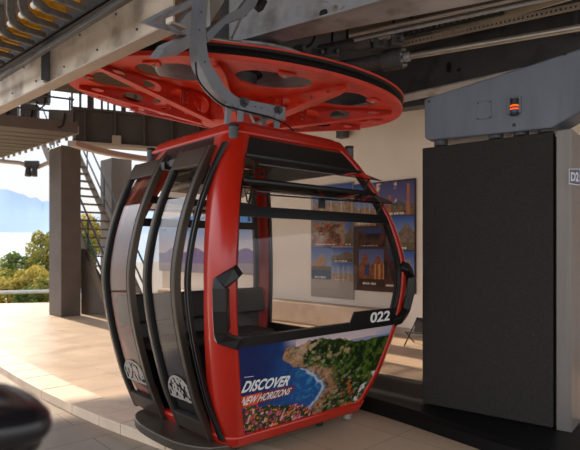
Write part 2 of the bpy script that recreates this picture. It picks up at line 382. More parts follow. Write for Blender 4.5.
# --- the poster picture
def fbm(x, y, sd=0, o=4):
    v = 0; a = .5; f = 1.0
    for k in range(o):
        xi, yi = np.floor(x*f), np.floor(y*f); xf, yf = x*f-xi, y*f-yi
        def h(i, j):
            q = np.sin(i*127.1+j*311.7+sd*74.7+k*19.3)*43758.5453; return q-np.floor(q)
        u = xf*xf*(3-2*xf); w_ = yf*yf*(3-2*yf)
        v = v+a*((h(xi, yi)*(1-u)+h(xi+1, yi)*u)*(1-w_)+(h(xi, yi+1)*(1-u)+h(xi+1, yi+1)*u)*w_); a *= .5; f *= 2.03
    return v/(1-.5**o)
def L3(c): return np.array([lin(c[0]), lin(c[1]), lin(c[2])])
def mixc(a, b, t): return a*(1-t[..., None])+b*t[..., None]
def sstep(a, b, x): t = np.clip((x-a)/(b-a), 0, 1); return t*t*(3-2*t)
def paint_coast(S, Z):
    n1 = fbm(S*9+3, Z*9+1, 1); n2 = fbm(S*30, Z*36, 2, 5); n3 = fbm(S*95, Z*105, 3, 3)
    # sky
    c = mixc(L3((150, 168, 205))*np.ones(S.shape+(1,)), L3((222, 196, 190)), sstep(.2, .65, fbm(S*4, Z*12, 5)))
    # sea
    sea = mixc(L3((8, 34, 92))*np.ones(S.shape+(1,)), L3((16, 82, 150)), sstep(-.75, .1, S-(Z-.7)*.6+n1*.3-.1))
    sea = mixc(sea, L3((70, 160, 190)), sstep(.52, .75, n2)*.7*sstep(-.5, .1, S)); sea = sea*(.72+.5*fbm(S*14, Z*60, 31)[..., None])
    coast = np.interp(Z, [.25, .304, .399, .469, .532, .622, .696, .744, .80, .826, .87], [-.02, .012, .05, .09, .133, .02, -.09, -.30, -.40, -.43, -.40])+(n1-.5)*.12
    seatop = np.where(S < -.3, .965, .9)
    c = np.where(((Z < seatop) & (S < .12))[..., None], sea, c)
    c = mixc(c, L3((96, 128, 168)), ((Z < .885+.02*(n1-.5)) & (S > .3))*.7)
    c = np.where((S < -.36)[..., None], sea, c)
    skyfade = sstep(.86, .96, Z)*sstep(-.45, -.3, S); c = mixc(c, L3((205, 190, 200)), skyfade*.8)
    # land
    inland = S-coast
    ridge = np.interp(S, [-.46, -.368, -.261, -.18, -.054, .047, .164, .341, .556, .82], [.86, .905, .90, .93, .938, .915, .912, .865, .86, .87])+(n2-.5)*.03
    land = (inland > 0) & (Z < ridge)
    green = mixc(L3((18, 40, 14))*np.ones(S.shape+(1,)), L3((84, 108, 36)), sstep(.38, .66, n2*.7+n1*.3))
    green = mixc(green, L3((12, 26, 14)), sstep(.55, .7, n3)*.7)
    sand = mixc(L3((170, 128, 90))*np.ones(S.shape+(1,)), L3((84, 58, 42)), sstep(.42, .66, n2*.6+n3*.4))
    sw = .13+.30*np.clip(n1-.42, 0, 1)
    lc = mixc(sand, green, sstep(.5, 1.25, inland/sw+(n2-.5)*.9))
    rock = sstep(.54, .60, n1*.55+n2*.45)*sstep(.72, .8, Z)*(S < .4)
    lc = mixc(lc, L3((186, 150, 118)), rock*.8)
    lc = lc*(.62+.75*fbm(S*11+5, Z*15, 33)[..., None]); town = sstep(.64, .68, fbm(S*42, Z*60, 35, 2))*sstep(.2, .5, inland/sw)*(1-sstep(2.2, 3.2, inland/sw)); lc = mixc(lc, L3((206, 190, 172)), town*.35)
    c = np.where(land[..., None], lc, c)
    foam = np.exp(-((inland+.035+(n2-.5)*.05)/.022)**2)*(Z < .72); c = mixc(c, L3((205, 222, 230)), np.clip(foam*.8, 0, 1))
    # white houses on the slope and autumn trees
    hs = sstep(.56, .60, fbm(S*20+Z*11, Z*26-S*11, 8))*sstep(.40, .55, S-(Z-.3)*.55)*(Z < .56)
    c = mixc(c, L3((222, 224, 226)), hs); au = sstep(.62, .7, fbm(S*20, Z*20, 9))*(land)*(Z < .55)*(S > .3)*(hs < .3); c = mixc(c, L3((190, 92, 30)), au*.8)
    # flowers along the lower edge
    ftop = np.interp(S, [-.8, -.6, -.45, -.3, -.1, 0, .1], [.47, .50, .47, .44, .42, .36, .25])+(n2-.5)*.12
    fl = Z < ftop; fc = mixc(L3((12, 32, 24))*np.ones(S.shape+(1,)), L3((58, 88, 44)), sstep(.4, .7, n3))
    for k, col in enumerate(((200, 52, 56), (224, 140, 52), (190, 80, 130), (220, 170, 160))):
        fc = mixc(fc, L3(col), sstep(.68, .72, fbm(S*36+k*7, Z*40+k*3, 20+k, 2)))
    c = np.where(fl[..., None], fc, c)
    return c
def paint_grid(fmap, nu, nv, u0, u1, v0, v1, fn):
    mb = MB(); mb.grid(lambda a, b: fmap(u0+(u1-u0)*a, v0+(v1-v0)*b), nu, nv)
    U, V = np.meshgrid(np.linspace(u0, u1, nu+1), np.linspace(v0, v1, nv+1)); c = np.clip(fn(U, V), 0, 1)
    mb.c = np.concatenate([c, np.ones(c.shape[:2]+(1,))], 2).reshape(-1, 4); return mb
zw = lambda v: .275+(.955-.275)*v
mb = MB(); NU, NV = 320, 150; vs = []; SS = np.zeros((NV+1, NU+1)); ZZ = SS.copy()
for j in range(NV+1):
    z = zw(j/NV); hw = prof(z)-.112
    for i in range(NU+1):
        s = -hw+2*hw*i/NU; SS[j, i] = s; ZZ[j, i] = z; vs.append(fpt('end', s, z, .004))
mb.add(vs, [(j*(NU+1)+i, j*(NU+1)+i+1, (j+1)*(NU+1)+i+1, (j+1)*(NU+1)+i) for j in range(NV) for i in range(NU)])
pc = np.clip(paint_coast(SS, ZZ), 0, 1); mb.c = np.concatenate([pc, np.ones(pc.shape[:2]+(1,))], 2).reshape(-1, 4)
poster = tag(new('advert_panel', mb, 'paint', cab, smooth='all'), 'coastal bay picture panel under the window')
def lerp4(a, b, c, d, u, v):
    s = (a[0]*(1-u)+b[0]*u)*(1-v)+(d[0]*(1-u)+c[0]*u)*v; z = (a[1]*(1-u)+b[1]*u)*(1-v)+(d[1]*(1-u)+c[1]*u)*v; return s, z
def patch(name, q, m, parent, off):
    mb = MB(); mb.grid(lambda u, v: fpt('end', *lerp4(*q, u, v), off), 8, 4); return new(name, mb, m, parent, smooth='all')
patch('headline_band', [(-.752, .512), (-.572, .512), (-.545, .600), (-.764, .600)], 'orange', poster, .007)
patch('headline_band', [(-.572, .512), (-.262, .530), (-.232, .595), (-.545, .600)], 'dkred', poster, .0075)
lettering('headline_lettering', 'DISCOVER', lambda u, v: fpt('end', *lerp4((-.742, .628), (-.312, .606), (-.295, .685), (-.728, .712), u, v), .010), 'white', poster, .034, .22)
lettering('headline_lettering', 'NEW HORIZONS', lambda u, v: fpt('end', *lerp4((-.733, .528), (-.278, .533), (-.262, .584), (-.716, .592), u, v), .011), 'white', poster, .02, .2)
patch('small_print', [(-.735, .738), (-.655, .733), (-.655, .737), (-.735, .742)], 'white', poster, .008)
# number plate
mb = MB(); q = [(.235, 1.0), (.80, .985), (.80, 1.108), (.275, 1.112)]
vs = [fpt('end', *lerp4(*q, i/8, j/3), .018) for j in range(4) for i in range(9)]
mb.add(vs, [(j*9+i, j*9+i+1, (j+1)*9+i+1, (j+1)*9+i) for j in range(3) for i in range(8)])
npl = new('number_plate', mb, 'black', cab, solid=.01)
lettering('cabin_number', '022', lambda u, v: fpt('end', *lerp4((.487, 1.002), (.745, 1.002), (.735, 1.091), (.475, 1.091), u, v), .026), 'white', npl, .03, .06)
# --- black corner bumpers
def bumper(sx, sy):
    def P(d, z, o): a = prof(z); return Vector((sx*(a-d), sy*(a+o), z))
    def K(z, o): a = prof(z); return Vector((sx*(a+o-.03), sy*(a+o-.03), z))
    mb = MB(); side = Vector((sx, -sy, 0))
    pts = [P(.125, 1.47, .012), P(.08, 1.45, .04), K(1.395, .045), K(1.36, .05), K(1.22, .055), K(1.08, .05), K(1.045, .045), P(.08, 1.0, .04), P(.125, .98, .012)]
    # rectangular section with a constant radial depth
    vs = []
    for i, p in enumerate(pts):
        e = i in (0, len(pts)-1)
        rad = Vector((sx*.5, sy, 0)).normalized() if i in (0, 1, 7, 8) else Vector((sx, sy, 0)).normalized()
        t = (pts[min(i+1, len(pts)-1)]-pts[max(i-1, 0)]).normalized(); wd = t.cross(rad).normalized(); rad = wd.cross(t)
        w_, d_ = (.045 if i in (0, 1, 7, 8) else .055), (.03 if e else .05)
        vs += [p-wd*w_-rad*d_, p+wd*w_-rad*d_, p+wd*w_*.8+rad*.02, p-wd*w_*.8+rad*.02]
    n = len(pts)
    mb.add(vs, [(i*4+j, i*4+(j+1) % 4, i*4+4+(j+1) % 4, i*4+4+j) for i in range(n-1) for j in range(4)]+[(3, 2, 1, 0), tuple(range(4*n-4, 4*n))])
    new('corner_bumper', mb, 'black', cab, bevel=.012)
for sx, sy in ((-1, -1), (1, -1)): bumper(sx, sy)

# --- doors
mb = MB(); hw = lambda z: prof(z)-.17
strip(mb, 'door', lambda z: -hw(z), hw, 2.30, 2.512, -.03, .016, 8); new('door_header', mb, 'black', cab)
mb = MB(); mb.tube([fpt('door', -.45, 2.3, .03), fpt('door', .5, 2.3, .03)], .022, 12); mb.box(fpt('door', -.02, 2.29, .02), (.06, .1, .05)); mb.box(fpt('door', .12, 2.28, .02), (.07, .06, .06)); new('door_rail', mb, 'black', cab)
mb = MB()
for sg in (-1, 1): strip(mb, 'door', lambda z: sg*(prof(z)-.16), lambda z: sg*(prof(z)-.178), .25, 2.4, -.03, .006, 26)
new('door_jamb', mb, 'black', cab)
def leaf(s0, s1, zt0, zt1, lab):
    w = .044
    mb = MB()
    strip(mb, 'door', s0+.008, s1-.008, .34, 2.24, .032, .038, 26)
    gl = tag(new('door_leaf', mb, 'glassd', cab, smooth=40), lab)
    for a in (s0, s1):
        mb = MB(); strip(mb, 'door', a-w/2, a+w/2, .215, zt0 if a == s0 else zt1, .01, .066, 30); new('stile', mb, 'alu', gl, bevel=.006, smooth=40)
    mb = MB(); zt = min(zt0, zt1); strip(mb, 'door', s0+w/2, s1-w/2, 2.215, zt-.005, .01, .07, 6); new('top_rail', mb, 'alu', gl, bevel=.006)
    mb = MB(); strip(mb, 'door', s0+w/2, s1-w/2, .235, .36, .01, .066, 6); new('bottom_rail', mb, 'alu', gl, bevel=.006)
    mb = MB(); strip(mb, 'door', s0+w/2, s0+w/2+.022, .36, 2.215, .02, .06, 30); strip(mb, 'door', s1-w/2-.022, s1-w/2, .36, 2.215, .02, .06, 30); strip(mb, 'door', s0+w/2, s1-w/2, .36, .375, .02, .06, 2); new('glazing_seal', mb, 'rubber', gl)
    # frosted skyline sticker: an arch of speckled patches
    mb = MB(); cs = (s0+s1)/2-(.01 if s0 < -.2 else -.01); hwid = (s1-s0)*.40; zb = .50; hh = .165; rr = random.Random(int(s0*100)+3)
    for i in range(64):
        u = rr.uniform(-1, 1); top = math.sqrt(max(0, 1-u*u)); v = rr.uniform(0, top); q = rr.uniform(.07, .13)
        vs = [fpt('door', cs+hwid*(u+q*math.cos(2*PI*k/7)*rr.uniform(.7, 1.2)*.8), zb+hh*(v+q*1.1*math.sin(2*PI*k/7)*rr.uniform(.7, 1.2)), .044+i*.00002) for k in range(7)]
        mb.add(vs, [tuple(range(7))])
    for k in range(28):
        t0, t1 = PI*k/28, PI*(k+1)/28
        vs = [fpt('door', cs+hwid*math.cos(t)*r, zb+hh*math.sin(t)*r, .0445) for t, r in ((t0, 1.08), (t1, 1.08), (t1, .98), (t0, .98))]; mb.add(vs, [(0, 1, 2, 3)])
    strip(mb, 'door', cs-hwid*1.08, cs+hwid*1.08, zb-.012, zb+.006, .0440, .0446, 2)
    tag(new('sticker', mb, 'grey_film', gl), 'frosted grey arch shaped skyline sticker')
    return gl
leaf(-.514, -.088, 2.365, 2.375, 'sliding door leaf beside the red corner pillar')
leaf(.18, .66, 2.385, 2.36, 'sliding door leaf at the far corner')
mb = MB(); strip(mb, 'door', -.685, -.670, .25, 2.37, .02, .05, 30); strip(mb, 'door', -.640, -.628, .25, 2.37, .02, .045, 30); new('door_guard_bar', mb, 'black', cab, bevel=.003, smooth=40)
# boarding step
mb = MB(); out = []
for i in range(25):
    u = -1+2*i/24; out.append(Vector((-.70-.27*math.sqrt(max(0, 1-abs(u)**2.6)), -.06+u*.62, .215)))
out += [Vector((-.58, .5, .215)), Vector((-.58, -.64, .215))]
mb.prism(out, (0, 0, -.07)); new('boarding_step', mb, 'alu', cab, bevel=.01)
# --- seats inside
for sy, nm in ((1, 1), (-1, 0)):
    zs = .80 if nm else .60
    b = new('bench_seat', MB().prism([(-.72, sy*.36, zs-.08), (.62, sy*.36, zs-.08), (.62, sy*.36, zs), (-.72, sy*.36, zs)], (0, sy*.42, 0)), 'seat', cab, bevel=.03, seg=3)
    new('bench_support', MB().box((0, sy*.60, (zs-.08+.29)/2), (1.0, .08, zs-.08-.29)), 'black', b)
    if nm:
        mb = MB(); mb.prism([(-.86, .78, .93), (.84, .78, .93), (.84, .83, 1.19), (-.86, .83, 1.19)], (0, .05, 0)); new('bench_backrest', mb, 'seat', cab, bevel=.02, seg=3)
# --- hanger
def hp(px, py, yl=-.06):
    U = (px-CX)/F; c, s = math.cos(YAW), math.sin(YAW); ox, oy = CC.x-s*yl, CC.y+c*yl
    t = (U*oy-ox)/(c-U*s); Y = oy+s*t; return (t, EYE+(HY-py)/F*Y)
left = [(200, -55), (199.5, -25), (199.5, 0), (196.5, 35), (198.5, 60), (203.5, 72), (211, 86.5), (222, 98), (232, 105), (240, 108.5), (285.5, 119.8)]
right = [(212, -55), (209, -25), (208, 0), (206, 35), (210, 62), (217, 73), (224, 84.5), (233, 94), (238, 97), (243, 98.8), (285.5, 107.2)]
lp = [hp(*p) for p in left]; rp = [hp(*p) for p in right]; mb = MB(); n = len(lp); vs = []
def smooth_poly(p, k=4):
    o = []
    for i in range(len(p)-1):
        a, b, c, d = p[max(i-1, 0)], p[i], p[i+1], p[min(i+2, len(p)-1)]
        for j in range(k):
            t = j/k; o.append(tuple(.5*((2*b[m])+(-a[m]+c[m])*t+(2*a[m]-5*b[m]+4*c[m]-d[m])*t*t+(-a[m]+3*b[m]-3*c[m]+d[m])*t**3) for m in (0, 1)))
    return o+[p[-1]]
lp = smooth_poly(lp); rp = smooth_poly(rp); n = len(lp)
for a, b in zip(lp, rp): vs += [(a[0], -.06, a[1]), (b[0], -.06, b[1]), (b[0], .06, b[1]), (a[0], .06, a[1])]
mb.add(vs, [(i*4+j, i*4+(j+1) % 4, i*4+4+(j+1) % 4, i*4+4+j) for i in range(n-1) for j in range(4)]+[(3, 2, 1, 0), tuple(range(4*n-4, 4*n))])
hang = tag(new('hanger_arm', mb, 'hanger', cab, bevel=.008), 'curved grey hanger arm')
for px, py in ((243.5, 102.3), (277.5, 110.3)):
    x, z = hp(px, py); bolt(hang, (x, -.06, z), (0, -1, 0), .026, .05, 'dsteel')
for px, py in ((255.5, 106.5), (261.5, 107.8), (199.5, 30), (201, 12), (205, 62)):
    x, z = hp(px, py, -.062); new('rivet', MB().tube([(x, -.06, z), (x, -.066, z)], .007, 8), 'dsteel', hang)
for (x0, y0), (x1, y1), yl in (((228.6, 107), (226, 128), -.05), ((240.6, 110), (239.6, 128), -.07), ((263, 116), (264, 131), .05), ((276.6, 117), (277, 133), -.06)):
    a = hp(x0, y0, yl); b = hp(x1, y1, yl); new('roof_strut', MB().bar([(a[0], yl, a[1]+.03), (b[0], yl, 2.53)], .05, .03, (1, 0, 0)), 'hanger', cab, bevel=.004)
for (x0, y0), (x1, y1) in (((243, 128), (269, 118)), ((250, 114), (257, 129))):
    a = hp(x0, y0, .0); b = hp(x1, y1, .0); new('cross_brace', MB().tube([(a[0], 0, a[1]), (b[0], 0, b[1])], .012, 8), 'zinc', cab)
pts = [hp(*p, -.09) for p in smooth_poly([(196, 62), (198, 78), (208, 92), (222, 104), (238, 109), (258, 114), (278, 120), (291, 128), (297, 137)], 4)]
new('cable', MB().tube([(x, -.085, max(z, 2.53)) for x, z in pts], .0075, 8), 'rubber', cab)
# --- grip levers on top of the hanger
gx, gz = hp(204, 20)
def lever(pts_px, yl, th, m='steel', hole=None):
    pts = [hp(*p, yl) for p in pts_px]; mb = MB(); mb.prism([(x, yl, z) for x, z in pts], (0, th, 0)); return new('grip_lever', mb, m, cab, bevel=.006)
def plate2(px_out, yl, th, m='steel'):
    return lever(px_out, yl, th, m)
def swung(pts_px, th, m):
    # lever swung out from the hanger towards the door side, tip nearest
    mb = MB(); w_ = [at(px, py, 4.24-(199-px)*.024) for px, py in pts_px]; rot = Matrix.Rotation(-YAW, 3, 'Z')
    loc = [rot@(p-CC) for p in w_]; n_ = (loc[2]-loc[0]).cross(loc[-1]-loc[0]).normalized(); n_ = n_ if n_.y > 0 else -n_
    mb.prism(loc, n_*th); return new('grip_lever', mb, m, cab, bevel=.005)
swung([(144.5, 23.5), (189, 0), (194, -4), (193, 5), (189, 9), (166, 19), (166, 24), (176, 27), (188, 13), (192, 10), (190, 36), (182, 35)], .04, 'steel')
swung([(158, 58.5), (167, 46), (182, 39), (190, 34), (191, 47), (178, 55)], .06, 'steel')
plate2([(206, 33), (226, 15), (240, 8), (252, -8), (262, -8), (256, 6), (244, 17), (226, 24), (209, 42)], .02, .07, 'hanger')
plate2([(209, -10), (228, -10), (224, 2), (214, 18), (210, 26)], .09, .06, 'zinc')
p0 = hp(209, 39, .12); p1 = hp(241, 43.5, .12); new('grip_pipe', MB().tube([(p0[0], .12, p0[1]), (p1[0], .12, p1[1])], .022, 14), 'zinc', cab)
p0 = hp(254, -6, .06); p1 = hp(243, 14, .06); p2 = hp(232, 38, .06)
d = new('grip_damper', MB().tube([(p0[0], .06, p0[1]), (p1[0], .06, p1[1])], .033, 16), 'black', cab, bevel=.006)
new('damper_rod', MB().tube([(p1[0], .06, p1[1]), (p2[0], .06, p2[1])], .011, 10), 'zinc', d)
p3 = hp(262, 4, .06); new('grip_pad', MB().box((p3[0], .08, p3[1]), (.07, .08, .12), mtx=Matrix.Rotation(R_(30), 3, 'Y')), 'black', cab, bevel=.012)
# ================================================================== bullwheel
WC = Vector((-.636, 6.6, EYE+1.816)); WTX, WTY = -.083, .0735
bw = thing('bullwheel', 'big spoked red bullwheel with a black liner turning above the gondola', 'wheel', WC, rot=(math.atan(WTY), -math.atan(WTX), 0), local=True); bw.scale = (1.02, 1.02, 1.02)
WR = 1.95; WS = 1.02
mb = MB(); NS = 9
for k in range(NS):
    a0 = R_(-90+40*k); cells = [(a0, a0+R_(40), .42, 1.93, (a0+R_(20), 1.38, R_(15.5), .36))]
    holed(mb, cells, lambda u, v: Vector((v*math.cos(u), v*math.sin(u), 0)), 36)
# small relief holes between the ovals are cut in the webs below
mb2 = MB(); 
new('wheel_disc', mb, 'wheelred', bw, solid=.018, offset=0)
mb = MB(); mb.lathe([(1.70, -.012), (1.945, -.012), (1.95, .0), (1.95, .028), (1.90, .032), (1.90, .012), (1.70, .012)], 128, closed=True)
new('rim', mb, 'wheelred', bw, smooth=40)
mb = MB(); mb.lathe([(1.90, .02), (1.93, .028), (1.945, .045), (1.915, .062), (1.91, .075), (1.945, .09), (1.95, .112), (1.90, .118)], 128); new('rubber_liner', mb, 'rubber', bw, smooth=50)
mb = MB(); mb.lathe([(1.86, .112), (1.958, .112), (1.962, .128), (1.86, .128)], 128, closed=True); new('top_lip', mb, 'wheelred', bw, smooth=40)
mb = MB(); mb.lathe([(0, -.30), (.40, -.30), (.44, -.28), (.44, .02), (.30, .02), (.30, .12), (0, .12)], 48); new('hub', mb, 'wheelred', bw, smooth=40)
new('hub_cap', MB().lathe([(0, -.36), (.16, -.36), (.20, -.33), (.20, -.30), (0, -.30)], 32), 'dsteel', bw, smooth=40)
for k in range(NS):
    th = R_(-90+40*k); c, s = math.cos(th), math.sin(th)
    dep = lambda r: .045+.245*max(0, (1.83-r)/1.40)
    r0, r1 = .42, 1.83
    rs = [r1, 1.42, 1.05, .72, r0]
    mb = MB(); cells = []
    def fm(u, v): return Vector((c*u, s*u, -.009-(dep(u)-.012)*v))
    for i in range(4):
        a, b = min(rs[i], rs[i+1]), max(rs[i], rs[i+1]); m_ = (a+b)/2; h = dep(m_)
        rad = min(.34, .30); cells.append((a, b, 0, 1, None if i == 0 and False else (m_, .5, min(.115, (b-a)*.36) if i else .07, .34 if i else .26)))
    holed(mb, cells, fm, 20)
    sp = new('spoke', mb, 'wheelred', bw, solid=.014, offset=0)
    mb = MB(); w = .065; vs = []
    for i in range(9):
        r = r1-(r1-r0)*i/8; ww = w*(1 if i else .5)
        p = Vector((c*r, s*r, -dep(r))); q = Vector((-s, c, 0))
        vs += [p-q*ww, p+q*ww, p+q*ww-Vector((0, 0, .014)), p-q*ww-Vector((0, 0, .014))]
    mb.add(vs, [(i*4+j, i*4+(j+1) % 4, i*4+4+(j+1) % 4, i*4+4+j) for i in range(8) for j in range(4)]+[(3, 2, 1, 0), (32, 33, 34, 35)])
    new('flange', mb, 'wheelred', sp, bevel=.003)
    # bolted splice bracket and rim gusset
    mb = MB()
    for sg in (-1, 1): mb.box(Vector((c*.80, s*.80, -.11))+Vector((-s, c, 0))*sg*.016, (.09, .012, .15), th)
    new('splice_plate', mb, 'wheelred', sp)
    for j in range(3):
        p = Vector((c*.80, s*.80, -.06-.05*j)); q = Vector((-s, c, 0))
        new('bolt', MB().tube([p-q*.04, p+q*.04], .010, 6), 'zinc', sp)
    th2 = R_(-70+40*k); c2, s2 = math.cos(th2), math.sin(th2)
    p = Vector((c2*1.80, s2*1.80, 0)); q = Vector((-s2, c2, 0)); d = Vector((-c2, -s2, 0))
    mb = MB(); mb.prism([p-q*.09-Vector((0, 0, .014)), p+q*.09-Vector((0, 0, .014)), p+q*.03+d*.13-Vector((0, 0, .014)), p-q*.03+d*.13-Vector((0, 0, .014))], (0, 0, -.02)); g = new('rim_gusset', mb, 'wheelred', bw, bevel=.004)
    bolt(g, p+d*.06+Vector((0, 0, -.034)), (0, 0, -1), .014, .02)
new('axle', MB().lathe([(0, .12), (.2, .12), (.2, .34), (0, .34)], 32), 'dsteel', bw, smooth=40)
tag(new('wheel_shaft', MB().tube([WC+Vector((0, 0, .87)), WC+Vector((0, 0, 1.93))], .24, 32), 'dsteel', origin=WC+Vector((0, 0, .87)), smooth=40), 'thick dark steel shaft rising from the gearbox drum to the roof', 'shaft')
mb = MB(); mb.lathe([(0, .36), (.42, .36), (.48, .42), (.48, .80), (.42, .86), (0, .86)], 40, c=WC)
tag(new('gearbox', mb, 'dsteel', origin=WC+Vector((0, 0, .36)), smooth=40), 'round dark gearbox drum above the bullwheel hub', 'gearbox')

gb_ = bpy.data.objects['gearbox']; mb = MB(); mb.lathe([(.3, .345), (.98, .345), (1.0, .36), (1.0, .385), (.3, .385)], 64, c=WC); new('mounting_flange', mb, 'steel', gb_, smooth=40)
# ================================================================== setting
SUN = Vector((-.67, .74, 0)).normalized()
# lower floor and platform
struct('floor', MB().add([(-9, -5, 0), (9, -5, 0), (9, 6.0, 0), (-2.2, 8, 0), (-9, 13.2, 0)], [(0, 1, 2, 3, 4)]), 'lowtile', 'greyish brown tiled lower floor along the curb')
cout = [(-8.6, 12.75), (-6.4, 10.0), (-3.77, 6.95), (-3.14, 6.25), (-2.685, 5.77), (-2.13, 5.226), (-1.74, 4.87), (-1.476, 4.646), (-.995, 4.26), (-.54, 3.95), (.2, 3.5), (1.4, 2.95), (3.2, 2.4), (5.5, 2.0), (9, 1.8)]
cin = []
for i, p in enumerate(cout):
    a = Vector(cout[max(i-1, 0)]); b = Vector(cout[min(i+1, len(cout)-1)]); t = (b-a).normalized(); n = Vector((-t.y, t.x)); cin.append(Vector(p)+n*.34)
pl = [(p.x, p.y, FL) for p in cin]+[(9, 12.5, FL), (2.2, 9.5+.6, FL), (-3.95, 16.6, FL), (-5.6, 16.2, FL), (-6.6, 15.6, FL), (-8.6, 15.1, FL), (-11.2, 14.9, FL)]
struct('floor_platform', MB().prism(pl, (0, 0, -.3)), 'tile', 'sunlit cream tiled platform floor')
mb = MB()
for i in range(len(cout)-1):
    a, b = Vector(cout[i]), Vector(cout[i+1]); ai, bi = cin[i], cin[i+1]; n = max(1, round((b-a).length/.62))
    for k in range(n):
        f0, f1 = (k+.008)/n, (k+.992)/n
        q = [a.lerp(b, f0), a.lerp(b, f1), ai.lerp(bi, f1), ai.lerp(bi, f0)]
        mb.hexa([(p.x, p.y, -.05) for p in q]+[(p.x, p.y, FL+.012) for p in q])
cb = struct('curb', mb, 'ledge', 'pale stone block curb bordering the tiled platform', bevel=.006)
# wall with picture boards
W0 = Vector((2.2, 9.5, 0)); WD = Vector((-1, 1, 0)).normalized(); WN = Vector((-1, -1, 0)).normalized()
def wallpt(t, z, off=0.0): return W0+WD*t+WN*off+Vector((0, 0, z))
def wall_inv(px, py):
    U = (px-CX)/F; t = (U*W0.y-W0.x)/(WD.x-U*WD.y); Y = W0.y+WD.y*t; return t, EYE+(HY-py)/F*Y
mb = MB(); mb.prism([wallpt(-7, -.2, -.25), wallpt(8.3, -.2, -.25), wallpt(8.3, -.2, 0), wallpt(-7, -.2, 0)], (0, 0, 5.4)); struct('wall_back', mb, 'wall', 'cream plaster wall carrying the photo boards')
mb = MB(); mb.prism([wallpt(.45, FL, .02), wallpt(8.0, FL, .02), wallpt(8.0, FL, .34), wallpt(.45, FL, .34)], (0, 0, .44)); struct('ledge', mb, 'ledge', 'low pale stone ledge running along the wall foot', bevel=.02)
mb = MB(); mb.prism([wallpt(-6, FL, .0), wallpt(.44, FL, .0), wallpt(.44, FL, .03), wallpt(-6, FL, .03)], (0, 0, .12)); struct('baseboard_back', mb, 'trim')
